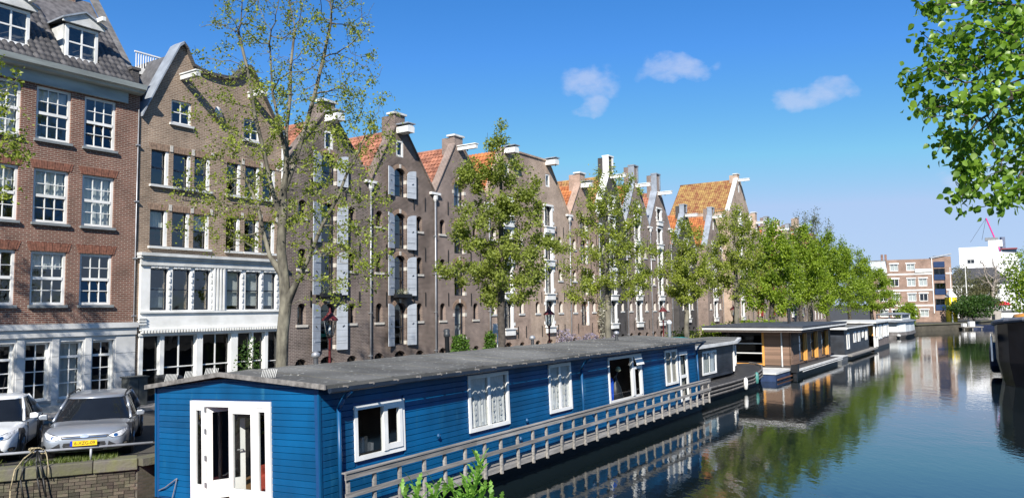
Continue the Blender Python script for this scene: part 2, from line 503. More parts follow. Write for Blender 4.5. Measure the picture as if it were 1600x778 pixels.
def pantiles(parent, A, B, Cc, m, tw=.24, th_=.3, name='roof'):
    """corrugated tile slope: A eave start, B eave end (along the eave), C ridge point above A"""
    A, B, Cc = Vector(A), Vector(B), Vector(Cc)
    ev = B - A; up = Cc - A
    nx = max(2, int(ev.length / tw)); nr = max(2, int(up.length / th_))
    nrm = ev.cross(up).normalized()
    if nrm.z < 0: nrm = -nrm
    v = []; fs = []
    sub = 4; cols = nx * sub + 1
    prof = [0, .045, .06, .02]
    for j in range(nr):
        for e in (0, 1):
            tt = (j + e) / nr
            lift = .035 if e == 0 else 0.0
            for i in range(cols):
                jit = .006 * math.sin(i // sub * 7.3 + j * 3.1)
                v.append(A + ev * (i / (cols - 1)) + up * tt + nrm * (prof[i % sub] + lift + jit))
    for j in range(nr):
        for i in range(cols - 1):
            a = (2 * j) * cols + i
            fs.append((a, a + 1, a + cols + 1, a + cols))
            if j < nr - 1:
                c = (2 * j + 1) * cols + i
                fs.append((c, c + 1, c + cols + 1, c + cols))
    b = MB(); b.add(v, fs)
    o = b.build(name, m, parent, fixn=False)
    o['kind'] = 'stuff'
    return o
# ================================================================== SETTING
def Zl(z): return z - QZ
def sheet(name, pts, z, m, kind='structure', depth=0):
    b = MB()
    P = [W(s, n, z) for s, n in pts]
    tri = tessellate_polygon([[Vector((p.x, p.y, 0)) for p in P]])
    b.add(P, [tuple(t) for t in tri])
    o = b.build(name, m, None, fixn=False)
    me = o.data
    for p in me.polygons:
        if p.normal.z < 0: p.flip()
    me.update()
    return tag(o, kind=kind)
PAVE = brick('brick_paving', (.14, .1, .082), (.1, .075, .065), (.085, .08, .07), .2, .1, .008, .4)
QUAY = [(-60, 6.0), (-10.2, 6.15), (-7.6, 8.05), (-5.4, 9.35), (112, 9.35), (119.3, 12.0), (129.8, 17.1), (144, 19.6), (156, 21.5)]
sheet('ground', [(-60, -900)] + QUAY + [(2400, 300), (2400, -900)], QZ, PAVE)
sheet('ground', [(-60, 31), (150, 31), (160, 32), (2400, 360), (2400, 1500), (-60, 1500)], QZ, PAVE)
# pavement strip by the houses, a kerb height above the street
pb = MB()
for a, b_ in ((0, 1),):
    pb.add([W(-12, 0, QZ + .12), W(112, 0, QZ + .12), W(112, 1.7, QZ + .12), W(-12, 1.7, QZ + .12), W(-12, 1.7, QZ), W(112, 1.7, QZ)], [(0, 1, 2, 3), (3, 2, 5, 4)])
tag(pb.build('pavement', mat('grey_paving_slab', (.22, .21, .2), .85, .2, 2, bump=.2)), kind='structure')
# ---- water
wm, t = newmat('canal_water')
N, L = t.nodes.new, t.links.new
o = N('ShaderNodeOutputMaterial'); p = N('ShaderNodeBsdfPrincipled'); L(p.outputs[0], o.inputs[0])
p.inputs['Base Color'].default_value = (.006, .011, .013, 1)
p.inputs['Roughness'].default_value = .012
p.inputs['IOR'].default_value = 1.55
p.inputs['Specular IOR Level'].default_value = .62
tcn = N('ShaderNodeTexCoord')
prev = None
pn = N('ShaderNodeTexNoise'); pn.inputs['Scale'].default_value = .09; pn.inputs['Detail'].default_value = 3
L(tcn.outputs['Object'], pn.inputs['Vector'])
pr_ = N('ShaderNodeMapRange'); pr_.inputs['From Min'].default_value = .38; pr_.inputs['From Max'].default_value = .62; pr_.inputs['To Min'].default_value = .35; pr_.inputs['To Max'].default_value = 1
L(pn.outputs['Fac'], pr_.inputs['Value'])
for scl, st, dist, rot in ((1.5, (1, .5, 1), .007, .5), (6.0, (1, .5, 1), .0048, .9), (.35, (1, .8, 1), .008, .2)):
    mpn = N('ShaderNodeMapping'); mpn.inputs['Scale'].default_value = st; mpn.inputs['Rotation'].default_value = (0, 0, rot)
    n = N('ShaderNodeTexNoise'); n.inputs['Scale'].default_value = scl; n.inputs['Detail'].default_value = 3
    L(tcn.outputs['Object'], mpn.inputs[0]); L(mpn.outputs[0], n.inputs['Vector'])
    bn = N('ShaderNodeBump'); bn.inputs['Distance'].default_value = dist
    L(pr_.outputs[0], bn.inputs['Strength'])
    L(n.outputs['Fac'], bn.inputs['Height'])
    if prev: L(prev.outputs[0], bn.inputs['Normal'])
    prev = bn
L(prev.outputs[0], p.inputs['Normal'])
wb = MB().add([(-400, -300, 0), (1500, -300, 0), (1500, 1500, 0), (-400, 1500, 0)], [(0, 1, 2, 3)])
tag(wb.build('water', wm, fixn=False), kind='structure')
# ---- quay walls
COPE = mat('mossy_coping_stone', (.17, .155, .13), .9, .35, 4, bump=.8, bscale=14, col2=(.12, .12, .06), rnd=.2, detail=9)
BR_Q = brick('quay_brick', (.13, .11, .085), (.085, .08, .055), (.1, .095, .08), seed=2)
QBR = mat('single_quay_brick', (.15, .115, .09), .9, .4, 7, rnd=.55, bump=.6, bscale=40, col2=(.075, .072, .045), pos=True)
qw = MB()
for i in range(3, len(QUAY) - 1):
    a, b_ = W(*QUAY[i], 0), W(*QUAY[i + 1], 0)
    qw.add([(a.x, a.y, -.6), (b_.x, b_.y, -.6), (b_.x, b_.y, QZ - .15), (a.x, a.y, QZ - .15)], [(0, 1, 2, 3)])
qo = empty('quay_wall', (0, 0, 0), 0, 'long brick quay wall behind the moored houseboats and across the canal end', 'wall')
qw.build('brickwork', BR_Q, qo, fixn=False)
for i in range(3, len(QUAY) - 1):
    a, b_ = W(*QUAY[i], 0), W(*QUAY[i + 1], 0)
    d = (b_ - a); k = max(1, int(d.length / 3)); 
    for j in range(k):
        pa, pb_ = a + d * (j / k), a + d * ((j + .985) / k)
        MB().bar((pa.x, pa.y, QZ - .065), (pb_.x, pb_.y, QZ - .065), .4, .16).build('coping_stone', COPE, qo)
# near stretch of quay below the parked cars: every brick and coping stone built
nq = empty('quay_wall', W(*QUAY[2], 0), 0, 'mossy brick quay wall below the two parked cars', 'wall')
a, b_ = W(*QUAY[2], 0), W(*QUAY[3], 0)
ang = math.atan2((b_ - a).y, (b_ - a).x); ln = (b_ - a).length
nq.rotation_euler = (0, 0, ang)
MB().box(-3.3, ln, .04, .3, -.6, QZ - .2).build('mortar_backing', mat('lime_mortar', (.12, .11, .09), .95, .3, 6, bump=.4), nq)
bme = unit_box(); bme.materials.append(QBR)
for r_ in range(10):
    z = QZ - .235 - (r_ + 1) * .072
    x = -1.2 - (r_ % 2) * .11
    while x < ln - .05:
        o = link('brick', bme, nq)
        wd = .2 if random.random() > .2 else .095
        o.location = (x, random.uniform(0, .02), z); o.scale = (min(wd, ln - x), .06, .062)
        x += wd + .012
x = -3.3
while x < ln - .1:
    w_ = random.uniform(.85, 1.15)
    w_ = min(w_, ln - x)
    MB().box(x + .006, x + w_ - .006, -.06 + random.uniform(0, .012), .42, QZ - .23, QZ - random.uniform(.0, .012) + .02).build('coping_stone', COPE, nq, bev=.02)
    x += w_
# grass and moss on the quay edge
def blades(name, pts, h, m, kind='stuff', label=None):
    v, fs, col = [], [], []
    for (x, y, z) in pts:
        a = random.uniform(0, 6.28); l = h * random.uniform(.4, 1.2); w_ = .006 + .006 * random.random()
        dx, dy = math.cos(a), math.sin(a); k = len(v); t = random.uniform(.1, .7) * l
        v += [(x - dy * w_, y + dx * w_, z), (x + dy * w_, y - dx * w_, z), (x + dx * t, y + dy * t, z + l)]
        fs.append((k, k + 1, k + 2)); col.append(random.random())
    b = MB(); b.v = v; b.f = fs
    o = b.build(name, m, None, fixn=False)
    at = o.data.attributes.new('rnd', 'FLOAT', 'FACE'); at.data.foreach_set('value', col)
    return tag(o, label, 'grass', kind=kind)
gp = []
d = (b_ - a).normalized(); nn_ = Vector((-d.y, d.x, 0))
for i in range(5200):
    q = a + d * random.uniform(-2.5, ln) + nn_ * random.uniform(.12, .8)
    if math.sin(q.x * 3.1) + math.sin(q.x * 7.7 + q.y * 3) * .6 + random.gauss(0, .5) > -.1:
        gp.append((q.x, q.y, QZ + .015))
blades('grass', gp, .1, leafmat('grass_blade', (.07, .1, .02), (.16, .2, .05), .3), label='short grass and moss along the quay edge below the cars')
# pipe rail along the quay edge
pr = empty('pipe_rail', a + nn_ * .3 + Vector((0, 0, QZ)), ang, 'low grey pipe rail on the quay edge in front of the parked cars', 'railing')
MB().tube((-3.4, 0, .28), (ln + .3, 0, .28), .03, n=10).build('rail', mat('grey_painted_pipe', (.3, .31, .33), .45, .15, 5), pr, smooth=True)
for x in (-2.6, -.8, 1.62):
    MB().tube((x, 0, 0), (x, 0, .26), .025, n=8).build('post', _m['grey_painted_pipe'], pr, smooth=True)
# mooring rope and hoses tied to the rail
rp = empty('mooring_rope', a + nn_ * .3 + d * .62 + Vector((0, 0, QZ)), ang, 'tangle of rope and hose looped over the quay rail', 'rope')
ROPE = mat('tan_rope', (.3, .25, .15), .9, .3, 20); HOSE = mat('black_hose', (.015, .015, .014), .5, .2)
for k in range(3):
    pts = [(.1 * math.cos(t_ * .5 + k) * (1 + .3 * k), -.03 - .05 * math.sin(t_ * .5), .3 + .07 * math.sin(t_ * .5 + k * .6)) for t_ in range(13)]
    MB().path(pts, .014).build('coil', ROPE, rp, smooth=True)
MB().path([(-.05, -.1, .33), (-.22, -.3, .2), (-.36, -.42, 0), (-.42, -.45, -.4), (-.42, -.45, -1.0)], .014).build('hanging_line', ROPE, rp, smooth=True)
for x0 in (-.28, .02, .12):
    MB().path([(.0, -.05, .3), (x0 * .7, -.36, .12), (x0 + .03, -.43, -.2), (x0 + .1, -.44, -.6), (x0 + .12, -.44, -1.1)], .018).build('hose', HOSE, rp, smooth=True)
MB().path([(.14, -.05, .3), (.2, -.3, .2), (.24, -.42, 0), (.25, -.44, -.2)], .012).build('hanging_line', ROPE, rp, smooth=True)

# ================================================================== HOUSES
def pipe(parent, x, z0, z1, m=None, y=-.09, hopper=True, r=.045):
    o = MB().tube((x, y, z0), (x, y, z1), r, n=8).build('downpipe', m or ZINC, parent, smooth=True)
    if hopper:
        b = MB().lathe([(.06, 0), (.13, .12), (.14, .3), (.13, .32)], 6, (x, y, z1))
        b.build('hopper', WHITED, o)
    for z in np.arange(z0 + 1, z1, 2.0):
        MB().box(x - .07, x + .07, y - .055, 0, z, z + .04).build('bracket', m or ZINC, o)
    return o
def soldier(parent, x0, x1, z0, z1, m, splay=.08, y=-.012, n=None):
    """flat arch of upright bricks over a window, as one panel of real bricks"""
    b = MB(); n = n or int((x1 - x0) / .072)
    for i in range(n):
        a0 = x0 + (x1 - x0) * i / n + .005; a1 = x0 + (x1 - x0) * (i + 1) / n - .005
        k0 = splay * ((i / n) * 2 - 1); k1 = splay * (((i + 1) / n) * 2 - 1)
        b.prism([(a0, z0), (a1, z0), (a1 + k1, z1), (a0 + k0, z1)], y - .004 * (i % 3), .02)
    return tag(b.build('flat_arch', m, parent), kind='stuff')
SOLD = mat('rubbed_brick', (.2, .085, .055), .85, .3, 12, bump=.3)
SOLDB = mat('rubbed_brown_brick', (.25, .17, .12), .85, .3, 12, bump=.3)

def house_red():
    h = empty('brick_house', W(0, 0, QZ), PSI, 'red brown brick house with white sash windows, plastered ground floor and dark tiled roof', 'house')
    xl, xr = -8.2, -.1
    cols = [-6.57, -5.05, -3.53, -2.02]
    rows = [(4.6, 6.3), (7.22, 8.94), (9.88, 11.6)]
    holes = []
    for c in cols:
        for z0, z1 in rows:
            holes.append(rect(c, c + 1.08, Zl(z0), Zl(z1)))
    bw = [(-6.7 + i * 1.03, -6.7 + i * 1.03 + .72) for i in range(6)]
    MB().wall(rect(xl, xr, Zl(4.0), Zl(12.0)), holes, 0, .32).box(xl, xl + .3, .32, 9, 0, Zl(12)).box(xr - .25, xr, .32, 9, 0, Zl(13)).box(xl, xr, 9, 9.3, 0, Zl(12)).build('wall', BR_RED, h)
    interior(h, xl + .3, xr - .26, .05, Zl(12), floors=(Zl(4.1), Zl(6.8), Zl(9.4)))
    k = 0
    for ci, c in enumerate(cols):
        for ri, (z0, z1) in enumerate(rows):
            cu = {(2, 1): .5, (3, 1): 1, (1, 1): .4, (2, 2): .25, (1, 2): 1, (2, 0): .3}.get((ci, ri), 0)
            window(h, c, c + 1.08, Zl(z0), Zl(z1), .07, 3, 4, WHITE, .085, .026, sash=2, sill=.05, sillm=BLUESTONE, curtain=cu,
                   sash_open={(3, 2): 9, (3, 0): 8, (2, 1): 5}.get((ci, ri), 0), silld=.09)
            if ri < 2: soldier(h, c - .06, c + 1.14, Zl(z1) + .005, Zl(z1) + .27, SOLD)
    # plastered ground floor with pilasters
    g = MB().wall(rect(xl, xr, 0, Zl(3.6)), [rect(a, b, Zl(1.6), Zl(3.42)) for a, b in bw], -.05, .27)
    g.build('plaster_wall', PLASTER, h)
    for a, b in bw:
        window(h, a, b, Zl(1.6), Zl(3.42), .1, 2, 4, WHITE, .07, .03, sash=3, sill=.06, sillm=BLUESTONE, curtain=random.choice((0, 0, 1)))
    for i in range(len(bw) + 1):
        a = (bw[i - 1][1] + .05) if i else xl
        b = bw[i][0] - .05 if i < len(bw) else xr
        for z0, z1 in ((0.0, .5), (.515, 1.22), (1.235, 1.85), (1.865, 2.46)):
            ubox('pilaster_block', PLASTER, h, a, b, -.085, -.051, z0, z1)
    MB().box(xl, xr + .02, -.13, -.0, Zl(3.58), Zl(3.82)).box(xl, xr + .05, -.2, 0, Zl(3.824), Zl(3.995)).build('ledge', PLASTER, h)
    MB().box(xl, xr + .02, -.16, -.052, -.02, .32).build('plinth', BLUESTONE, h)
    # frieze, gutter
    MB().box(xl, xr - .48, -.1, 0, Zl(11.63), Zl(12.0)).build('frieze', GREENISH, h)
    MB().loft([[(x, -.1, Zl(12.0)), (x, -.32, Zl(12.03)), (x, -.36, Zl(12.1)), (x, -.46, Zl(12.14)), (x, -.5, Zl(12.3)), (x, .05, Zl(12.3)), (x, .05, Zl(12.0))] for x in (xl, xr - .02)]).build('gutter', GREENISH, h)
    # roof
    rf = MB(); sl_ = math.tan(R(50))
    y0, z0 = -.1, Zl(12.36); y1 = 3.1; z1 = z0 + (y1 - y0) * sl_
    rf.add([(xl, y0 + .05, z0 - .06), (xr - .25, y0 + .05, z0 - .06), (xr - .25, y1, z1 - .1), (xl, y1, z1 - .1), (xl, 9, z0), (xr - .25, 9, z0)], [(0, 1, 2, 3), (3, 2, 5, 4)])
    roof = rf.build('roof', TILE_D, h, fixn=False)
    # single glazed tiles in the part that the picture shows
    tm = bpy.data.meshes.new('roof_tile')
    tv, tf = [], []
    prof = [(-.108, -.02), (-.06, .05), (0, .075), (.055, .05), (.09, -.02), (.112, -.035)]
    for u in (0, .33):
        for px, pz in prof:
            tv.append((px, u * math.cos(R(50)), u * math.sin(R(50)) + pz + (.06 if u == 0 else 0)))
    kk = len(prof)
    for i in range(kk - 1): tf.append((i, i + 1, kk + i + 1, kk + i))
    for px, pz in prof: tv.append((px, 0.01, pz - .02 + .0))
    for i in range(kk - 1): tf.append((2 * kk + i, 2 * kk + i + 1, i + 1, i))
    tm.from_pydata(tv, [], tf); tm.materials.append(TILE_D)
    tm.polygons.foreach_set('use_smooth', [True] * len(tm.polygons)); tm.update()
    dorm = [(-4.72, -3.62), (-2.5, -1.42)]
    dz1 = Zl(14.05)
    cnt = 0
    for r_ in range(12):
        u = r_ * .27
        yy = y0 + u * math.cos(R(50)) - .06; zz = z0 + u * math.sin(R(50))
        xx = -4.62 if True else 0
        while xx < xr - .3:
            hid = any(a - .04 < xx < b + .04 for a, b in dorm) and r_ > 1
            if not hid and cnt < 300:
                o = link('roof_tile', tm, roof); o.location = (xx, yy, zz); o.rotation_euler = (R(random.uniform(-1.5, 1.5)), 0, R(random.uniform(-1.2, 1.2)))
                cnt += 1
            xx += .208
    for x in np.arange(-4.62, xr - .3, .208):   # mortared filler under the eave tiles
        ubox('eave_filler', mat('grey_mortar', (.2, .19, .18), .9, .2, 8), roof, x - .03, x + .03, y0 - .07, y0 + .1, z0 - .09, z0 + .02)
    # gable verge and parapet post
    MB().loft([[(xr - .27, y, z), (xr - .0, y, z), (xr - .0, y, z + .22), (xr - .27, y, z + .22)] for y, z in ((y0 + .25, z0 + .12), (y1, z1 + .0))]).build('verge', mat('weathered_cement', (.14, .135, .13), .85, .3, 4, bump=.3), h)
    MB().box(xr - .24, xr + .02, .12, .4, Zl(12.31), Zl(12.95)).box(xr - .28, xr + .06, .08, .44, Zl(12.952), Zl(13.05)).build('parapet_post', BR_DRK, h)
    MB().box(-1.6, -1.0, 2.9, 3.5, Zl(14.6), Zl(16.9)).build('chimney', BR_RED, h)
    # dormers
    for a, b in dorm:
        d_ = empty('dormer', (0, 0, 0), parent=h)
        yf = .42; zb = Zl(12.86); zt = Zl(14.04)
        MB().box(a - .04, a + .03, yf + .1, 2.2, zb, zt).box(b - .03, b + .04, yf + .1, 2.2, zb, zt).build('cheek', WHITED, d_)
        window(d_, a, b, zb, zt, yf, 2, 2, WHITE, .1, .05, sill=.04, sillm=WHITED, silld=-.36)
        MB().box(a + .03, b - .03, 1.6, 1.7, zb, zt).build('back_panel', DARKROOM, d_)
        c = (a + b) / 2
        MB().prism([(a - .16, zt + .02), (b + .16, zt + .02), (b + .16, zt + .12), (c, zt + .46), (a - .16, zt + .12)], yf - .14, yf - .06).build('pediment', WHITED, d_)
        MB().add([(a - .2, yf - .22, zt + .1), (c, yf - .22, zt + .46), (b + .2, yf - .22, zt + .1), (a - .2, 2.4, zt + .1), (c, 2.4, zt + .46), (b + .2, 2.4, zt + .1),
                  (a - .2, yf - .22, zt + .16), (c, yf - .22, zt + .52), (b + .2, yf - .22, zt + .16), (a - .2, 2.4, zt + .16), (c, 2.4, zt + .52), (b + .2, 2.4, zt + .16)],
                 [(0, 1, 4, 3), (1, 2, 5, 4), (6, 7, 10, 9), (7, 8, 11, 10), (0, 1, 7, 6), (1, 2, 8, 7), (2, 5, 11, 8), (0, 3, 9, 6)]).build('dormer_roof', LEAD, d_)
        MB().bar((b - .1, yf - .55, zt + .33), (b - .1, yf + .2, zt + .33), .12, .14).build('hoist_beam', WHITE, d_)
    pipe(h, xr - .06, .1, Zl(11.5), hopper=False, y=-.05, r=.02)
house_red()

def house_brown():
    h = empty('double_gabled_house', W(-.07, 0, QZ), PSI, 'brown brick house with two pointed gables above a white timber shopfront', 'house')
    wd = 6.25
    gp = [(0, Zl(3.6)), (wd, Zl(3.6)), (wd, Zl(11.75)), (5.72, Zl(12.5)), (4.72, Zl(14.1)), (4.56, Zl(14.25)), (4.38, Zl(14.1)), (3.95, Zl(13.65)), (3.5, Zl(13.52)), (2.9, Zl(13.48)), (2.35, Zl(13.52)), (2.02, Zl(13.62)), (1.72, Zl(14.2)), (1.56, Zl(14.36)), (1.4, Zl(14.22)), (.75, Zl(12.9)), (0, Zl(11.3))]
    cx = [(.45, 1.13), (1.31, 2.02), (2.18, 2.85), (3.6, 4.25), (4.46, 5.16), (5.32, 5.95)]
    holes = []
    for a, b in cx:
        holes += [rect(a, b, Zl(8.92), Zl(10.18)), rect(a, b, Zl(6.7), Zl(8.0))]
    holes += [rect(a, b, Zl(4.38), Zl(5.9)) for a, b in cx]
    holes += [rect(1.19, 2.02, Zl(11.3), Zl(12.18)), rect(4.36, 5.15, Zl(11.25), Zl(12.12))]
    MB().wall(gp, holes, 0, .3).box(0, .25, .3, 9, 0, Zl(11)).box(wd - .25, wd, .3, 9, 0, Zl(11)).box(0, wd, 9, 9.3, 0, Zl(11)).build('wall', BR_BRN, h)
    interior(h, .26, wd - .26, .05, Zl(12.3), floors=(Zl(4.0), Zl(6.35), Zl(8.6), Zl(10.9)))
    for i, (a, b) in enumerate(cx):
        for z0, z1, cu in ((8.92, 10.18, 0), (6.7, 8.0, 1 if i in (0, 2) else 0)):
            w = window(h, a, b, Zl(z0), Zl(z1), .1, 1, 2, NAVY, .05, .04, sash=1, sill=.07, sillm=WHITED, silld=.12, curtain=.45 if cu else 0)
            for x in (b - .001,):
                ubox('frame_side', WHITE, w, x - .11, x, .02, .1, Zl(z0), Zl(z1))
            soldier(h, a - .04, b + .04, Zl(z1) + .005, Zl(z1) + .24, SOLDB)
            ubox('keystone', STONE, h, b + .03, b + .15, -.03, .02, Zl(z1) + .02, Zl(z1) + .25)
    for a, b, z0, z1 in ((1.19, 2.02, 11.3, 12.18), (4.36, 5.15, 11.25, 12.12)):
        window(h, a, b, Zl(z0), Zl(z1), .06, 2, 2, WHITE, .07, .035, sill=.08, sillm=WHITED, silld=.1)
    # copings: broad lead sheet on the near slope
    def cop(a, b, w_, m, z=.0):
        MB().loft([[(p[0], -.16, p[1] - .02), (p[0], .5, p[1] - .02), (p[0], .5, p[1] + .09), (p[0], -.16, p[1] + .09)] for p in (a, b)]).build('coping', m, h)
    for i in range(3, len(gp) - 1):
        cop(gp[i], gp[i + 1], .5, LEAD if i > 12 else BR_DRK)
    cop(gp[2], gp[3], .5, BR_DRK)
    # roofs behind the gables
    ROOFD = mat('dark_slate_roof', (.09, .09, .095), .7, .25, 5, bump=.4, bscale=14, rnd=0)
    for c, hw, zt in ((1.56, 1.6, 14.1), (4.56, 1.7, 14.0)):
        MB().add([(c - hw, .3, Zl(11)), (c, .3, Zl(zt)), (c + hw, .3, Zl(11)), (c - hw, 9, Zl(11)), (c, 9, Zl(zt)), (c + hw, 9, Zl(11))], [(0, 1, 4, 3), (1, 2, 5, 4), (3, 4, 5)]).build('roof', ROOFD, h)
    for c in (1.6, 4.62):
        MB().box(c - .09, c + .09, -1.0, .1, Zl(12.98), Zl(13.16)).box(c - .13, c + .13, -1.02, .02, Zl(13.163), Zl(13.21)).build('hoist_beam', WHITED, h)
    # roof terrace railing
    rl = empty('roof_railing', (0, 0, 0), parent=h)
    for x in np.arange(1.05, 2.7, .1):
        MB().box(x, x + .028, 2.2, 2.228, Zl(13.75), Zl(14.36)).build('baluster', WHITE, rl)
    MB().box(1.0, 2.75, 2.18, 2.24, Zl(14.36), Zl(14.41)).box(1.0, 2.75, 2.1, 2.3, Zl(13.5), Zl(13.75)).build('rail', WHITE, rl)
    # satellite dish
    dz = Zl(12.0)
    di = MB().lathe([(.02, 0), (.12, .02), (.2, .055), (.25, .095)], 16).build('satellite_dish', WHITE, h, smooth=True)
    di.location = (3.02, -.12, dz); di.rotation_euler = (R(80), 0, R(20)); di.scale = (1, 1, 1)
    MB().bar((3.02, -.1, dz), (3.02, 0, dz - .1), .04, .04).build('dish_arm', IRON, h)
    # white timber front, first floor
    hm = [rect(a, b, Zl(4.4), Zl(5.88)) for a, b in cx]
    MB().wall(rect(.1, wd - .04, Zl(3.72), Zl(6.22)), hm, -.12, .12).build('timber_front', WHITE, h)
    for i, (a, b) in enumerate(cx):
        w = window(h, a, b, Zl(4.4), Zl(5.88), -.02, 1, 2, NAVY, .035, .035, sash=1)
        if i >= 3: pane(w, a + .04, b - .04, .09, Zl(4.55), Zl(5.85), CURT, 'blind')
        elif i == 0: pane(w, a + .05, b - .05, .12, Zl(4.5), Zl(5.2), mat('grey_screen', (.25, .28, .3), .8), 'blind')
        for k in range(5):   # scalloped edge
            ubox('scallop', WHITE, h, a + (b - a) * k / 5 + .01, a + (b - a) * (k + 1) / 5 - .01, -.17, -.121, Zl(5.9) + (.02 if k % 2 else 0), Zl(5.985))
        for k in range(6):
            ubox('scallop', WHITE, h, b + .02, b + .075, -.16, -.121, Zl(4.45) + k * .24, Zl(4.45) + k * .24 + .16)
    MB().box(0.05, wd, -.2, -.121, Zl(5.99), Zl(6.23)).box(-.02, wd, -.34, 0, Zl(6.32), Zl(6.43)).box(.0, wd, -.27, -.0, Zl(6.232), Zl(6.318)).build('cornice', WHITED, h)
    MB().box(.06, wd - .03, -.19, -.121, Zl(4.3), Zl(4.37)).build('sill_band', WHITE, h)
    for x in (2.98, 3.12, 3.26, 3.4):
        ubox('fluting', WHITE, h, x, x + .07, -.19, -.121, Zl(4.38), Zl(5.98))
    for z in (3.9, 4.0, 4.1):
        ubox('bracket_moulding', WHITE, h, .02, .3, -.2, -.121, Zl(z), Zl(z) + .05)
    db = MB()
    for x in np.arange(.12, wd - .1, .115):
        db.box(x, x + .06, -.26, -.13, Zl(3.6), Zl(3.69))
    tag(db.build('dentils', WHITE, h), kind='stuff')
    MB().box(.08, wd - .02, -.24, .1, Zl(3.69), Zl(3.74)).box(.08, wd - .02, -.12, .1, Zl(3.5), Zl(3.6)).build('dentil_band', WHITE, h)
    # shop front, ground floor
    for a, b, z0, cols, nm in ((.26, .9, 0, 1, 'door'), (1.06, 2.36, .1, 2, 'shop_window'), (2.62, 3.86, .1, 2, 'shop_window'), (4.17, 4.84, .1, 1, 'shop_window'), (4.9, 5.46, .1, 1, 'shop_window'), (5.62, wd - .06, 0, 1, 'door')):
        w = window(h, a, b, z0, Zl(3.5), .04, cols, 2, WHITE, .035 if nm != 'door' else .02, .05, sash=1, name=nm, gm=GLD)
    for x in (.12, .9, 2.36, 3.86, 4.84, 5.46, wd - .06):
        b = {.12: .26, .9: 1.06, 2.36: 2.62, 3.86: 4.17, 4.84: 4.9, 5.46: 5.62}.get(x, wd)
        ubox('pilaster', WHITE, h, x, b, -.08, .12, 0, Zl(3.5))
    MB().box(0, .1, -.02, .3, 0, Zl(3.6)).build('wall_pier', BR_BRN, h)
    pipe(h, wd + .0, .1, Zl(11.6), mat('pale_pipe', (.55, .56, .56), .5, .1), hopper=True)
    # iron flower basket
    fb = empty('window_basket', (0, 0, 0), parent=h)
    for z in (Zl(8.78), Zl(8.95), Zl(9.1)):
        MB().path([(1.35, -.02, z), (1.35, -.2, z), (2.3, -.2, z), (2.3, -.02, z)], .012, 4).build('rail', IRON, fb)
    for x in np.arange(1.35, 2.31, .12):
        MB().tube((x, -.2, Zl(8.78)), (x, -.2, Zl(9.1)), .008, n=4).build('bar', IRON, fb)
house_brown()

# ------------------------------------------------------------------ warehouses
SM_REV = mat('limewashed_reveal', (.5, .47, .43), .85, .2, 3)
def shutter(parent, x0, x1, z0, z1, hinge, ang, fold=.22, m=None):
    """hinge: 'r' = hung at x0 and swung to the right of the opening, 'l' = hung at x1; its boards are children"""
    m = m or SHUT
    w = x1 - x0; h = z1 - z0
    e = empty('shutter', (x0 if hinge == 'r' else x1, -.05, z0), parent=parent)
    sg = 1 if hinge == 'r' else -1
    e.rotation_euler = (0, 0, -sg * R(ang))
    def top(u):   # 0 at hinge, 1 at free edge
        return h - fold + fold * math.sqrt(max(0, 1 - (1 - u) ** 2)) * 1.0
    n = max(4, int(h / .27)); zs = [h * i / n for i in range(n + 1)]
    for i in range(n):
        a, b = zs[i] + .004, zs[i + 1] - .004
        poly = []
        us = [0, .15, .3, .5, .75, 1]
        tops = [min(b, top(u)) for u in us]
        if max(tops) <= a: continue
        poly = [(0, a), (sg * w, a)] + [(sg * w * u, max(a, t_)) for u, t_ in reversed(list(zip(us, tops)))]
        pts = []
        for q in poly:
            if not pts or (abs(q[0] - pts[-1][0]) > 1e-5 or abs(q[1] - pts[-1][1]) > 1e-5): pts.append(q)
        MB().prism(pts, -.035 - .003 * random.random(), 0).build('board', m, e)
    MB().box(min(0, sg * w * .8), max(0, sg * w * .8), -.05, -.036, h * .2, h * .2 + .05).box(min(0, sg * w * .8), max(0, sg * w * .8), -.05, -.036, h * .72, h * .72 + .05).build('strap_hinge', m, e)
    MB().bar((sg * w * .5, -.055, h * .5), (sg * w * .68, -.055, h * .53), .02, .03).build('latch', IRON, e)
    return e
def anchor(parent, x, z, l=.75):
    ubox('wall_anchor', IRON, parent, x - .025, x + .025, -.04, -.002, z, z + l)
FLOW = leafmat('window_box_leaves', (.06, .1, .03), (.3, .3, .2), .3)
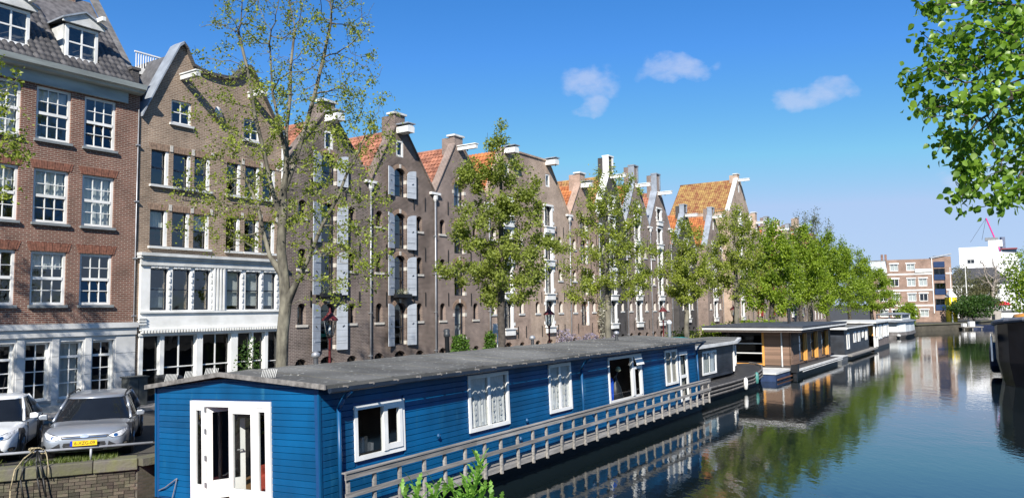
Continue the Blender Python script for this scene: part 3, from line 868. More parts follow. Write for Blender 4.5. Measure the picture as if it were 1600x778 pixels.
def warehouse(nm, label, s0, s1, rows, m, tm, ze=10.5, zr=13.5, ztop=14.15, cc=None, gable='point', shutters=False, cap='brick', coping=None, cw=.9, n0=0.0,
              arched=True, small=True, hoist=True, depth=14, white=False, basearch=True, boards=False, pipes='r', sidewin=True, hoist_house=False, smallwin=True, flat=(0, 1), roofside='l', det=True, group=None, wins3=None, shm=None, zg=None):
    h = empty(nm, W(s0, n0, QZ), PSI, label, 'warehouse', group)
    wd = s1 - s0
    c = (cc - s0) if cc is not None else wd / 2
    if gable == 'point':
        nk = .38
        outer = [(0, 0), (wd, 0), (wd, Zl(ze)), (c + nk, Zl(zr)), (c + nk, Zl(ztop)), (c - nk, Zl(ztop)), (c - nk, Zl(zr)), (0, Zl(ze))]
    else:
        fa, fb = flat
        outer = [(0, 0), (wd, 0), (wd, Zl(ze) if fb < wd - .1 else Zl(zr)), (fb, Zl(zr)), (fa, Zl(zr)), (0, Zl(ze) if fa > .1 else Zl(zr))]
        o2 = []
        for q in outer:
            if not o2 or (abs(q[0] - o2[-1][0]) + abs(q[1] - o2[-1][1])) > 1e-4: o2.append(q)
        outer = o2
    holes = []; wins = []
    for i, (z0, z1) in enumerate(rows):
        x0, x1 = c - cw / 2, c + cw / 2
        if arched:
            holes.append(arch(x0, x1, Zl(z0), Zl(z1), .36)); wins.append((x0, x1, z0, z1, .36, i, 'c'))
        else:
            holes.append(rect(x0, x1, Zl(z0), Zl(z1))); wins.append((x0, x1, z0, z1, 0, i, 'c'))
        if sidewin and z1 < ze - .9:
            for sx in ((-1, 1)):
                xm = c + sx * 1.48
                if wins3: xm = c + sx * wins3
                hw = .235
                if xm - hw < .12 or xm + hw > wd - .12: continue
                zz0, zz1 = z0 + .55 * (z1 - z0), z1 - .02
                zz0 = max(zz0, zz1 - 1.06)
                holes.append(arch(xm - hw, xm + hw, Zl(zz0), Zl(zz1), .2, 6)); wins.append((xm - hw, xm + hw, zz0, zz1, .2, i, 's'))
    if basearch:
        for xm, hw, zt in ((c - 1.5, .33, 2.28), (c, .42, 2.3), (c + 1.5, .33, 2.25)):
            if xm - hw < .12 or xm + hw > wd - .12: continue
            holes.append(arch(xm - hw, xm + hw, Zl(1.35), Zl(zt), .3, 6)); wins.append((xm - hw, xm + hw, 1.35, zt, .3, 9, 'b'))
    if smallwin:
        zz = zg or (zr - 1.5)
        holes.append(rect(c - .27, c + .27, Zl(zz), Zl(zz + .85))); wins.append((c - .27, c + .27, zz, zz + .85, 0, 9, 't'))
    wl = MB().wall(outer, holes, 0, .33)
    wl.box(.0, .25, .33, depth, 0, Zl(ze)).box(wd - .25, wd, .33, depth, 0, Zl(ze))
    wl.build('wall', m, h)
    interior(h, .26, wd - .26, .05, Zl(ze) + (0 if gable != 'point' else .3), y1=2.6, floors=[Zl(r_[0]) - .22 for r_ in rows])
    for x0, x1, z0, z1, rise, i, k in wins:
        if k == 'c':
            fm = NAVY if not white else WHITE
            w = window(h, x0, x1, Zl(z0), Zl(z1), .16, 1 if shutters else 2, 2, NAVY, .05, .04, rise=rise, sash=1, curtain=random.choice((0, 0, 0, 1)) if not shutters else 0)
            if white:
                ubox('frame_side', WHITE, w, x1 - .002, x1 + .1, -.03, .15, Zl(z0), Zl(z1)); ubox('frame_side', WHITE, w, x0 - .08, x0 + .002, -.03, .15, Zl(z0), Zl(z1))
                ubox('lintel', WHITE, w, x0 - .14, x1 + .16, -.06, .1, Zl(z1), Zl(z1) + .13)
                ubox('spandrel_box', WHITE, w, x0 - .06, x1 + .1, -.16, .1, Zl(z0) - .36, Zl(z0) - .003)
                ubox('sill', WHITE, w, x0 - .16, x1 + .2, -.22, .12, Zl(z0) - .003, Zl(z0) + .06)
                for q in (z0 + .2, z1 - .25):
                    ubox('stone_block', WHITE, h, x1 + .1, x1 + .28, -.025, .02, Zl(q), Zl(q) + .2); ubox('stone_block', WHITE, h, x0 - .24, x0 - .08, -.025, .02, Zl(q), Zl(q) + .2)
            elif det:
                ubox('stone_block', STONE, h, x1 - .001, x1 + .16, -.02, .16, Zl(z0) + .02, Zl(z0) + .2)
                ubox('stone_block', STONE, h, x1 - .001, x1 + .16, -.02, .16, Zl(z1) - .75, Zl(z1) - .57)
                ubox('stone_block', STONE, h, x0 - .16, x0 + .001, -.02, .16, Zl(z1) - .75, Zl(z1) - .57)
                ubox('keystone', STONE, h, c - .07, c + .07, -.03, .1, Zl(z1) - .003, Zl(z1) + .2)
                b = MB()
                if arched:
                    o_ = arch(x0 - .2, x1 + .2, 0, Zl(z1) + .2, .56, 16)[2:]; i_ = arch(x0 - .003, x1 + .003, 0, Zl(z1) + .003, .36, 16)[2:]
                    for j in range(len(o_) - 1):
                        p1, p2, p3, p4 = o_[j], o_[j + 1], i_[j + 1], i_[j]
                        sh = .12
                        p2 = (p2[0] + (p1[0] - p2[0]) * sh, p2[1] + (p1[1] - p2[1]) * sh); p3 = (p3[0] + (p4[0] - p3[0]) * sh, p3[1] + (p4[1] - p3[1]) * sh)
                        b.prism([p1, p2, p3, p4], -.014, .05)
                    tag(b.build('brick_arch', SOLDB, h), kind='stuff')
            if shutters:
                sw = .58
                shutter(h, x0 - .62, x0 - .04, Zl(z0) - .03, Zl(z1) - .04, 'l', 14, m=shm); shutter(h, x1 + .04, x1 + .62, Zl(z0) - .03, Zl(z1) - .04, 'r', 9, m=shm)
                if i in (1,):
                    bx = empty('flower_box', (0, 0, 0), parent=h)
                    MB().box(x0 - .12, x1 + .08, -.34, -.05, Zl(z0) - .13, Zl(z0) + .05).build('trough', BLACKP, bx)
                    leafball(bx, [(random.uniform(x0, x1), random.uniform(-.3, -.08), Zl(z0) + random.uniform(.02, .32)) for _ in range(150)], .07, FLOW, 'flowers')
            elif boards:
                ubox('stone_block', WHITE, h, x1, x1 + .14, -.03, .1, Zl(z0), Zl(z1))
        elif k == 's':
            w = window(h, x0, x1, Zl(z0), Zl(z1), .2, 1, 1, NAVY, .03, .03, rise=rise)
            ubox('sill', WHITED if (white or boards) else STONE, w, x0 - .09, x1 + .09, -.05, .18, Zl(z0) - .11, Zl(z0) - .002)
            if white or boards: ubox('reveal', SM_REV, w, x1 - .012, x1 - .002, .005, .19, Zl(z0), Zl(z1) - .18)
        elif k == 'b':
            window(h, x0, x1, Zl(z0), Zl(z1), .2, 2, 1, BLACKP, .04, .03, rise=rise)
        else:
            window(h, x0, x1, Zl(z0), Zl(z1), .02, 1, 1, WHITE, .1, .03)
    # coping along the gable slopes
    cm = coping or m
    if gable == 'point':
        segs = [((0, Zl(ze)), (c - .38, Zl(zr))), ((c + .38, Zl(zr)), (wd, Zl(ze)))]
        topm = {'white': WHITE, 'lead': LEAD}.get(cap, WHITED)
        MB().box(c - .46, c + .46, -.08, .5, Zl(ztop), Zl(ztop) + .1).build('gable_cap', topm, h)
        if cap in ('white', 'lead'):
            MB().box(c - .43, c - .384, -.05, .45, Zl(zr) - .1, Zl(ztop)).box(c - .384, c + .384, .34, .45, Zl(zr) - .1, Zl(ztop)).box(c + .2, c + .43, -.05, -.003, Zl(zr) + .2, Zl(ztop)).build('gable_neck', topm, h)
        MB().box(c - .36, c + .36, .34, .9, Zl(zr) - .5, Zl(ztop) - .05).build('chimney', m, h)
    else:
        fa, fb = flat
        segs = [((fa, Zl(zr)), (fb, Zl(zr)))]
        if fa > .1: segs.append(((0, Zl(ze)), (fa, Zl(zr))))
        if fb < wd - .1: segs.append(((fb, Zl(zr)), (wd, Zl(ze))))
    cw_ = .55 if cap in ('lead', 'white') else .42
    for a, b in segs:
        MB().loft([[(p[0], -.07, p[1] - .01), (p[0], cw_, p[1] - .01), (p[0], cw_, p[1] + .1), (p[0], -.07, p[1] + .1)] for p in (a, b)]).build('coping', cm, h)
    # roof
    rz = Zl(zr) - .12
    yb = .45
    if gable == 'point':
        if det:
            pantiles(h, (-.02, yb, Zl(ze) - .1), (-.02, depth, Zl(ze) - .1), (c, yb, rz), tm)
        MB().add([(0, yb, Zl(ze) - .16), (c, yb, rz - .06), (wd, yb, Zl(ze) - .16), (0, depth, Zl(ze) - .16), (c, depth, rz - .06), (wd, depth, Zl(ze) - .16)], [(0, 1, 4, 3), (1, 2, 5, 4), (3, 4, 5)]).build('roof_slope', tm, h, fixn=False)
        MB().tube((c, yb, rz), (c, depth, rz), .11, n=8).build('ridge', tm, h, smooth=True)
    else:
        fa, fb = flat
        if fa > .1:
            pantiles(h, (-.02, yb, Zl(ze) - .1), (-.02, depth, Zl(ze) - .1), (fa, yb, rz), tm)
        MB().add([(0, yb, (Zl(ze) if fa > .1 else rz) - .16), (fa, yb, rz - .06), (fb, yb, rz - .06), (wd, yb, (Zl(ze) if fb < wd - .1 else rz) - .16), (0, depth, (Zl(ze) if fa > .1 else rz) - .16), (fa, depth, rz - .06), (fb, depth, rz - .06), (wd, depth, (Zl(ze) if fb < wd - .1 else rz) - .16)],
                 [(0, 1, 5, 4), (1, 2, 6, 5), (2, 3, 7, 6), (4, 5, 6, 7)]).build('roof_slope', tm, h, fixn=False)
    if hoist:
        hz = Zl(zr) - .28
        if hoist_house:
            b = MB().prism([(c - .26, hz), (c + .26, hz), (c + .26, hz + .28), (c, hz + .42), (c - .26, hz + .28)], -.75, .05)
            b.build('hoist_housing', WHITE, h)
            MB().box(c - .3, c + .3, -.8, .0, hz + .42, hz + .47).build('hoist_roof', LEAD, h)
        else:
            MB().box(c - .1, c + .1, -1.25, .1, hz, hz + .22).box(c - .16, c + .16, -1.28, 0, hz + .223, hz + .27).build('hoist_beam', WHITE, h)
        MB().tube((c, -.62, hz - .1), (c, -.62, hz), .03, n=6).build('hoist_hook', IRON, h)
    if pipes:
        px = wd - .02
        pipe(h, px, .05, Zl(ze) - .5, hopper=True)
        MB().box(px - .38, px + .4, -.16, .1, Zl(ze) - .12, Zl(ze)).build('valley_gutter', WHITE, h)
    if det:
        for z in [r_[0] - .55 for r_ in rows] + [rows[-1][1] + .2]:
            for x in (c - 1.0, c + 1.05, c + 1.95):
                if .15 < x < wd - .15 and z > 2.3 and z < ze - .4: anchor(h, x, Zl(z), .7)
    return h
def leafball(parent, pts, size, m, name, label=None, up=.4):
    v, fs, col = [], [], []
    for p in pts:
        _leaf(v, fs, Vector(p), size * random.uniform(.6, 1.25), Vector((random.gauss(0, 1), random.gauss(0, 1), random.gauss(up, .8))).normalized())
        col += [random.random()] * 2
    b = MB(); b.v = v; b.f = fs
    o = b.build(name, m, parent, fixn=False)
    at = o.data.attributes.new('rnd', 'FLOAT', 'FACE'); at.data.foreach_set('value', col)
    return o
def _leaf(v, fs, p, s_, nrm):
    t = nrm.orthogonal().normalized(); a = random.uniform(0, 6.28)
    t = t * math.cos(a) + nrm.cross(t) * math.sin(a)
    b = nrm.cross(t)
    k = len(v)
    v += [tuple(p), tuple(p + t * (.5 * s_) + b * (.36 * s_) + nrm * (.12 * s_)), tuple(p + t * s_), tuple(p + t * (.5 * s_) - b * (.36 * s_) + nrm * (.12 * s_))]
    fs += [(k, k + 1, k + 2), (k, k + 2, k + 3)]
R1 = [(2.58, 4.66), (5.04, 7.02), (7.36, 9.14), (9.98, 11.42)]
R2 = [(3.06, 4.76), (5.2, 6.92), (7.4, 9.1), (9.6, 11.0)]
warehouse('gabled_warehouse', 'dark brick warehouse with pale grey shutters, half hidden behind the sparse plane tree', 6.2, 11.5, R1, BR_GRY, TILE_R, cc=8.85, shutters=True, zr=13.1, ztop=13.75, hoist_house=True)
warehouse('gabled_warehouse', 'dark brick warehouse with pale grey shutters and a chimney block on its pointed gable', 11.5, 16.35, R1, BR_GRY2, TILE_R, cc=13.63, shutters=True, zr=13.45, ztop=14.15, hoist_house=True, zg=12.0)
warehouse('gabled_warehouse', 'mauve brown warehouse with arched openings, no shutters, ivy at its foot', 16.35, 21.3, R1, BR_PUR, TILE_R, cc=18.5, zr=13.4, ztop=13.9, smallwin=False)
warehouse('warehouse', 'pinkish brick warehouse behind the dense conical tree, its roof edge sloping towards the tree', 21.3, 25.85, R2, BR_PNK3, TILE_O, cc=23.3, gable='flat', flat=(1.6, 4.55), ze=10.7, zr=14.0, arched=False, white=True, hoist_house=True, zg=12.3, pipes=None)
warehouse('warehouse', 'pinkish brick warehouse with flat parapet and white boxed windows beside the orange roof', 25.85, 30.9, R2, BR_PNK, TILE_O, cc=28.15, gable='flat', flat=(0, 2.4), ze=10.7, zr=14.0, arched=False, white=True, hoist_house=True, zg=12.3)
warehouse('gabled_warehouse', 'pinkish brick warehouse with tall arched windows and a small brick chimney on its gable', 30.9, 35.3, R2[:3] + [(9.4, 10.7)], BR_PNK2, TILE_O, cc=33.0, zr=13.1, ztop=13.85, boards=True, hoist_house=True, smallwin=False, wins3=1.4)
warehouse('gabled_warehouse', 'dark grey warehouse with a tall white gable top and white boxed windows', 35.3, 40.0, R2 + [(11.6, 12.7)], BR_DRK, TILE_Y, cc=37.6, zr=14.4, ztop=15.8, cap='white', coping=WHITE, arched=False, white=True, ze=11.0, wins3=1.55, smallwin=False, depth=16)  # shadow on this front is put into the dark brick colour
warehouse('gabled_warehouse', 'grey brown warehouse with a lead clad gable neck, nearer of the two lead topped', 40.0, 44.7, R2 + [(11.6, 12.7)], BR_PUR, TILE_O, cc=42.2, zr=14.3, ztop=15.75, cap='lead', coping=LEAD, arched=False, white=True, ze=11.0, wins3=1.5, smallwin=False)
warehouse('gabled_warehouse', 'grey brown warehouse with a lead clad gable neck, last before the dark recess', 44.7, 49.2, R2 + [(11.6, 12.7)], BR_PUR, TILE_R, cc=46.8, zr=14.2, ztop=15.7, cap='lead', coping=LEAD, arched=False, white=True, ze=11.2, wins3=1.4, smallwin=False)
# recessed and farther houses behind the trees
warehouse('recessed_warehouse', 'low dark warehouse set back from the row with an orange roof', 49.2, 56.2, [(3.2, 4.8), (5.3, 6.9)], BR_DRK, TILE_O, ze=8.2, zr=11.6, ztop=12.1, n0=-4.6, arched=False, white=True, hoist=False, smallwin=False, pipes=None, wins3=2.2, depth=10)  # dark brick paints in the shade of the setback
warehouse('gabled_warehouse', 'dark warehouse with rows of bright white windows just past the recess', 56.4, 61.4, R2, BR_DRK, TILE_O, zr=13.6, ztop=14.5, n0=-2.2, arched=False, white=True, cap='lead', coping=LEAD, wins3=1.2)  # front coloured dark to stand for the shade beyond the recess
warehouse('gabled_warehouse', 'narrow brown house with grey gable coping behind the trees, next to the big orange roof', 61.4, 66.0, R2, BR_PUR, TILE_O, zr=13.8, ztop=14.6, n0=-1.0, arched=False, white=True, cap='lead', coping=LEAD)
warehouse('gabled_warehouse', 'tall house with a big lichen spotted orange roof rising above the trees', 66.0, 73.5, R2 + [(11.6, 13.0), (13.6, 14.8)], BR_PNK, TILE_Y, ze=14.5, zr=18.4, ztop=18.9, arched=False, white=True, coping=WHITED, depth=6.8, wins3=2.0)
RED_SH = mat('oxblood_shutter_paint', (.26, .03, .022), .5, .15, 3)
k = 73.5
far_labels = ['brick house with oxblood shutters behind the green trees, nearer one', 'brick house with oxblood shutters behind the green trees, middle one', 'brick house with oxblood shutters behind the green trees, farther one', 'stepped brick house with chimney far down the row, behind leaves', 'last gabled house visible above the tree tops with white hoist']
for i in range(5):
    warehouse('gabled_warehouse', far_labels[i], k, k + 5.2, R2, BR_PUR if i % 2 else BR_PNK, TILE_O, zr=14.2 + (i == 4) * 1.2, ztop=15.2 + (i == 4) * 1.3, arched=False, white=i > 2, shutters=i < 3, shm=RED_SH, det=i < 1 or i == 4, cap='lead' if i % 2 else 'brick', wins3=1.7)
    k += 5.2
# plain end block so that the row does not stop in the air
eb = empty('brick_house', W(k, 0, QZ), PSI, 'plain brick house closing the row, hidden behind the last trees', 'house')
MB().wall(rect(0, 14, 0, 10.5), [rect(1 + 2.1 * i, 2.1 + 2.1 * i, z, z + 1.6) for i in range(6) for z in (1, 4, 7)], 0, .3).box(0, .3, .3, 10, 0, 10.5).box(13.7, 14, .3, 10, 0, 10.5).build('wall', BR_PUR, eb)
interior(eb, .3, 13.7, .1, 10.4)
for i in range(6):
    for z in (1, 4, 7):
        window(eb, 1 + 2.1 * i, 2.1 + 2.1 * i, z, z + 1.6, .1, 2, 2, WHITE, .1, .05)
MB().prism([(-.2, 10.5), (14.2, 10.5), (7, 14)], 0, 10).build('roof', TILE_R, eb)
# ================================================================== BOATS
BLUE = mat('blue_boat_paint', (.0004, .066, .175), .5, .25, 1.1, bump=.12, bscale=8, rnd=.12, stretch=(1, 1, .35), spec=.3, detail=8, pos=True)
BLUEP = mat('blue_pipe_paint', (.003, .06, .16), .4, .12, 3)
FELT = mat('grey_roofing_felt', (.112, .111, .103), .9, .38, .55, bump=.35, bscale=60)
def speckle(m, scale, thr, col, stretch=(1, 1, 1), pos=False):
    t = m.node_tree; N, L = t.nodes.new, t.links.new
    p = [n for n in t.nodes if n.type == 'BSDF_PRINCIPLED'][0]
    src = p.inputs['Base Color'].links[0].from_socket
    tc_ = N('ShaderNodeTexCoord'); mp_n = N('ShaderNodeMapping'); mp_n.inputs['Scale'].default_value = stretch
    n = N('ShaderNodeTexNoise'); n.inputs['Scale'].default_value = scale; n.inputs['Detail'].default_value = 2
    if pos:
        ge = N('ShaderNodeNewGeometry'); L(ge.outputs['Position'], mp_n.inputs[0])
    else:
        L(tc_.outputs['Object'], mp_n.inputs[0])
    L(mp_n.outputs[0], n.inputs['Vector'])
    r_ = N('ShaderNodeValToRGB'); r_.color_ramp.elements[0].position = thr; r_.color_ramp.elements[1].position = thr + (.14 if pos else .04)
    L(n.outputs['Fac'], r_.inputs[0])
    mx = N('ShaderNodeMix'); mx.data_type = 'RGBA'; L(r_.outputs[0], mx.inputs['Factor']); L(src, mx.inputs['A']); mx.inputs['B'].default_value = (*col, 1)
    L(mx.outputs['Result'], p.inputs['Base Color'])
speckle(FELT, 10, .66, (.4, .4, .37), (.6, 1.6, 1))
GREYWOOD = mat('weathered_grey_wood', (.25, .235, .215), .85, .3, 5, bump=.4, bscale=14, rnd=.18, stretch=(.25, 4, 4))
HULLB = mat('black_hull_tar', (.012, .012, .012), .5, .3, 3)
LACE = glass('lace_glass', (.85, .87, .87), .05)
def planks(parent, x0, x1, zfun, openings, pitch, place, m, name='plank', t=.022, lap=.008):
    """horizontal boards, cut round openings; place(x0,x1,z0,z1)->adds object"""
    ztop = max(zfun(x0), zfun(x1), zfun((x0 + x1) / 2)); z = 0.0
    while z < ztop - .01:
        z1 = min(z + pitch - .006, ztop)
        segs = [(x0, x1)]
        for a, b, c, d in openings:
            if c < z1 - .01 and d > z + .01:
                ns = []
                for p, q in segs:
                    if b <= p or a >= q: ns.append((p, q)); continue
                    if a > p + .01: ns.append((p, a))
                    if b < q - .01: ns.append((b, q))
                segs = ns
        for p, q in segs:
            place(p, q, z, z1)
        z += pitch
def houseboat_blue():
    A = Vector((-3.6, 14.58, .5))
    h = empty('houseboat', A, R(57.5), 'long bright blue timber houseboat with grey felt roof and white double doors', 'houseboat', rx=R(-2.3))
    Lb, Wb, Hw = 21.0, 5.15, 2.35
    ap = 2.72; rise = .2
    # hull
    MB().loft([[(-.15, -.12, -.05), (-.15, Wb + .1, -.05), (-.15, Wb, -.9), (-.15, .1, -.9)], [(Lb + .2, -.12, -.05), (Lb + .2, Wb + .1, -.05), (Lb + .2, Wb, -.9), (Lb + .2, .1, -.9)]]).build('hull', HULLB, h)
    # wall cores
    def gz(y): return Hw + rise * (1 - abs(y - ap) / (ap if y < ap else Wb - ap))
    speckle(BLUE, 2.6, .63, (.012, .1, .2), (1.6, 1.6, .3), True)
    speckle(BLUE, 5, .7, (.004, .035, .075), (1.5, 1.5, .4), True)
    CORE = mat('blue_wall_core', (.003, .05, .16), .6, .1)
    wins = [(.9, 2.4, .84, 1.92), (4.75, 6.53, .85, 2.2), (8.62, 9.95, .84, 2.2), (12.5, 15.23, .68, 2.17), (17.45, 18.77, .82, 2.14), (18.95, 19.9, .06, 2.0)]
    MB().wall(rect(0, Lb, -.04, Hw), [rect(a, b, c, d) for a, b, c, d in wins], .022, .12).build('side_wall', CORE, h)
    MB().box(0, Lb, Wb - .12, Wb - .02, -.04, Hw).build('side_wall', CORE, h)
    MB().box(Lb - .1, Lb, .12, Wb - .13, -.04, Hw).build('end_wall', BLUE, h)
    # front wall in local y,z: built in x,z then turned
    fw_ = empty('front_wall', (0, 0, 0), parent=h); fw_.rotation_euler = (0, 0, R(90))   # its x runs along boat y, its -y runs along +x... outward is +y -> -x
    D0, D1, DT = 1.33, 3.86, 2.08
    MB().wall([(0.0, -.04), (Wb, -.04), (Wb, Hw), (ap, Hw + rise - .02), (0, Hw)], [rect(D0, D1, .02, DT)], -.12, -.022).build('wall_core', CORE, fw_)
    def fplace(p, q, z0, z1):
        tz = lambda y: min(z1, gz(y) - .01)
        if max(tz(p), tz(q), tz(max(p, min(q, ap)))) <= z0 + .005: return
        # clip by gable
        ys = [p] + ([ap] if p < ap < q else []) + [q]
        if z0 >= Hw - .02:
            ya = ap - ap * (1 - (z0 - Hw) / rise) if z0 > Hw else p; yb = ap + (Wb - ap) * (1 - (z0 - Hw) / rise) if z0 > Hw else q
            p, q = max(p, ya), min(q, yb); ys = [p, ap, q]
        poly = [(p, z0), (q, z0)] + [(y, max(z0 + .004, tz(y))) for y in reversed(ys)]
        k = len(poly)
        v = [(y, .0, z) if z <= z0 + 1e-6 else (y, -.004, z - .015) for y, z in poly]
        b = MB().add(v + [(y, -.03 if z <= z0 + 1e-6 else -.022, z) for y, z in poly], [tuple(range(k)), tuple(range(k, 2 * k))[::-1]] + [(i, (i + 1) % k, k + (i + 1) % k, k + i) for i in range(k)])
        b.build('plank', BLUE, fw_)
    planks(fw_, 0.02, Wb - .02, gz, [(D0, D1, 0, DT)], .1245, fplace, BLUE)
    pme = bpy.data.meshes.new('side_plank')
    b = MB().add([(0, .0, 0), (1, .0, 0), (1, .004, .87), (0, .004, .87), (0, .03, 0), (1, .03, 0), (1, .022, 1), (0, .022, 1)], [(0, 1, 2, 3), (3, 2, 6, 7), (4, 7, 6, 5), (0, 4, 5, 1), (0, 3, 7, 4), (1, 5, 6, 2)])
    pme.from_pydata(b.v, [], b.f); fix(pme); pme.materials.append(BLUE)
    sw_ = empty('side_cladding', (0, 0, 0), parent=h)
    def splace(p, q, z0, z1):
        o = link('plank', pme, sw_); o.location = (p, -.008, z0); o.scale = (q - p, 1, z1 - z0)
    planks(sw_, .03, Lb - .02, lambda x: Hw, wins, .1245, splace, BLUE)
    ubox('corner_board', BLUE, h, -.022, .03, -.022, .02, -.03, Hw); ubox('corner_board', BLUE, h, -.022, .03, Wb - .03, Wb + .01, -.03, Hw)
    # windows on the side
    fwht = WHITE
    def bwin(a, b, c, d, cols, **k):
        w = window(h, a, b, c, d, -.035, cols, 1, fwht, .09, .1, gm=LACE, **k)
        return w
    w = bwin(*wins[0], 1)
    MB().box(1.72, 1.84, -.06, .03, .93, 1.84).box(1.84, 2.3, -.058, .02, .94, 1.05).box(1.84, 2.3, -.058, .02, 1.76, 1.83).box(2.2, 2.3, -.058, .02, 1.05, 1.76).build('casement', WHITE, w)
    w = bwin(*wins[1], 2); curt(w, 4.86, 6.42, .045, .95, 2.1, 1)
    dots(w, 4.95, 6.3, .018, 1.0, 1.9, 5)
    w = bwin(*wins[2], 2); curt(w, 8.72, 9.85, .045, .94, 2.1, 1)
    dots(w, 8.8, 9.75, .018, 1.0, 1.9, 4)
    w = bwin(*wins[3], 1)
    MB().box(14.32, 14.44, -.06, .03, .77, 2.08).box(14.44, 15.14, -.06, .03, 1.66, 1.75).box(14.44, 14.54, -.055, .03, .77, 1.66).box(15.04, 15.14, -.055, .03, .77, 1.66).build('casement', WHITE, w)
    tl = MB().box(0, .6, -.03, .0, -.3, 0).build('tilted_vent', WHITE, w); tl.location = (14.5, -.05, 2.07); tl.rotation_euler = (R(-22), 0, 0)
    w = bwin(*wins[4], 2); curt(w, 17.55, 18.67, .045, .92, 2.05, 1, mat('cream_curtain', (.45, .42, .36), .9, .1))
    d_ = window(h, *wins[5], -.03, 1, 2, WHITE, .13, .12, name='door'); curt(d_, 19.1, 19.75, .1, .2, 1.8, 1, _m['cream_curtain'])
    # roof
    oy = .33
    zr_ = lambda y: gz(max(0, min(Wb, y))) + .05 - (0.07 if y < 0 else 0)
    sec = [(-oy, Hw - .0), (ap, Hw + rise + .05), (Wb + .14, Hw - .02)]
    b = MB(); rings = []
    for x in np.linspace(-.14, Lb + .16, 12):
        wv = .012 * math.sin(x * 1.3)
        rings.append([(x, -oy, Hw + wv), (x, ap, Hw + rise + .05 + wv), (x, Wb + .14, Hw - .02 + wv), (x, Wb + .14, Hw + .05 + wv), (x, ap, Hw + rise + .12 + wv), (x, -oy, Hw + .07 + wv)])
    b.loft(rings).build('roof', FELT, h)
    for i in range(19):      # lapped felt sheets
        x = .6 + i * 1.08
        for ya, yb in ((-oy, ap), (ap, Wb + .14)):
            za = Hw + .07 if ya < 0 else Hw + rise + .12; zb_ = Hw + rise + .12 if ya < 0 else Hw + .05
            wv = .012 * math.sin(x * 1.3)
            MB().loft([[(x, y, z + wv - .006), (x + .09, y, z + wv - .006), (x + .09, y, z + wv + .012), (x, y, z + wv + .012)] for y, z in ((ya, za), (yb, zb_))]).build('felt_seam', FELT, h)
    for x, y in ((3.6, 3.9), (13.5, 3.4), (17.2, 1.8)):
        MB().lathe([(.06, 0), (.06, .25), (.12, .27), (.1, .36), (.02, .4)], 10, (x, y, gz(y) + .08)).build('roof_vent', ZINC, h, smooth=True)
    FASC = mat('weathered_roof_edge', (.16, .15, .14), .8, .4, 8, bump=.3)
    for y0, y1, z0, z1 in ((-oy - .02, ap, Hw - .03, Hw + rise + .02), (ap, Wb + .16, Hw + rise + .02, Hw - .05)):
        MB().loft([[(-.18, y, z + .02), (-.141, y, z + .02), (-.141, y, z + .115), (-.18, y, z + .115)] for y, z in ((y0, z0), (y1, z1))]).build('fascia', FASC, h)
    # gutter with clips
    g = MB().loft([[(x, -oy - .02, Hw + .0), (x, -oy - .02, Hw - .06), (x, -oy - .06, Hw - .09), (x, -oy - .11, Hw - .06), (x, -oy - .11, Hw + .01), (x, -oy - .06, Hw - .06)] for x in (-.1, Lb + .1)]).build('gutter', mat('dark_gutter', (.012, .02, .035), .5, .2), h)
    for x in np.arange(.3, Lb, .72):
        ubox('gutter_clip', FASC, g, x, x + .03, -oy - .125, -oy, Hw - .01, Hw + .03)
    for x in (.42, 10.5, 20.86):
        MB().path([(x + .06, -oy - .06, Hw - .08), (x + .03, -.2, Hw - .22), (x, -.09, Hw - .42), (x, -.09, 0)], .042, 8).build('downpipe', BLUEP, h, smooth=True)
    # deflector spikes on the roof edge
    SPK = mat('pale_spike', (.5, .5, .48), .6)
    for y in (4.75, 4.05, 3.35, 1.55):
        sp = MB()
        for i in range(9): sp.bar((-.05, y - i * .05, Hw + gz(y) - Hw + .1), (-.02, y - i * .05 - .03, gz(y) + .26), .012, .012)
        tag(sp.build('bird_spikes', SPK, h), kind='stuff')
    MB().lathe([(.07, 0), (.07, .55), (.1, .56), (.1, .66), (.08, .68), (.11, .74), (.06, .8)], 10, (8.2, 3.2, Hw + rise)).build('stove_pipe', mat('dark_stove_pipe', (.03, .035, .04), .5, .2), h, smooth=True)
    for x, z in ((3.5, .92), (7.3, .78), (6.95, .35), (11.2, .5)):
        MB().lathe([(.02, 0), (.045, .05), (.03, .1)], 8, (x, -.06, z)).build('vent_cap', BLUEP, h)
    # walkway and railing along the canal side
    for i, y in enumerate((-.17, -.335, -.5)):
        MB().box(-.1, 20.7, y, y + .16, -.03 - .004 * (i % 2), .015).build('walkway_board', GREYWOOD, h)
    MB().box(-.1, 20.7, -.53, -.501, -.1, .02).build('walkway_edge', GREYWOOD, h)
    rl = empty('railing', (0, 0, 0), parent=h)
    pm = bpy.data.meshes.new('railing_post')
    pb_ = MB().box(-.03, .03, -.035, .025, -.13, .78); pm.from_pydata(pb_.v, [], pb_.f); fix(pm); pm.materials.append(GREYWOOD)
    n = 29
    for i in range(n):
        o = link('post', pm, rl); o.location = (.12 + i * (20.5 / (n - 1)) + random.uniform(-.04, .04), -.565, -.01); o.rotation_euler = (R(random.uniform(-1.2, 1.2)), R(random.uniform(-1, 1)), R(random.uniform(-6, 6)))
    for i in range(5):
        xa, xb = .02 + i * 4.15, .02 + (i + 1) * 4.15 - .01
        MB().box(xa, xb, -.63, -.602, .69, .8).box(xa, xb, -.65, -.53, .801, .826).build('top_rail', GREYWOOD, rl)
        MB().box(xa, xb, -.63, -.603, .36, .45).build('mid_rail', GREYWOOD, rl)
    # front doors
    df = empty('double_door', (0, 0, 0), parent=h); df.rotation_euler = (0, 0, R(90))
    MB().wall(rect(D0, D1, 0.0, DT), [rect(D0 + .11, D1 - .11, .05, DT - .12)], -.05, .04).build('door_frame', WHITE, df)
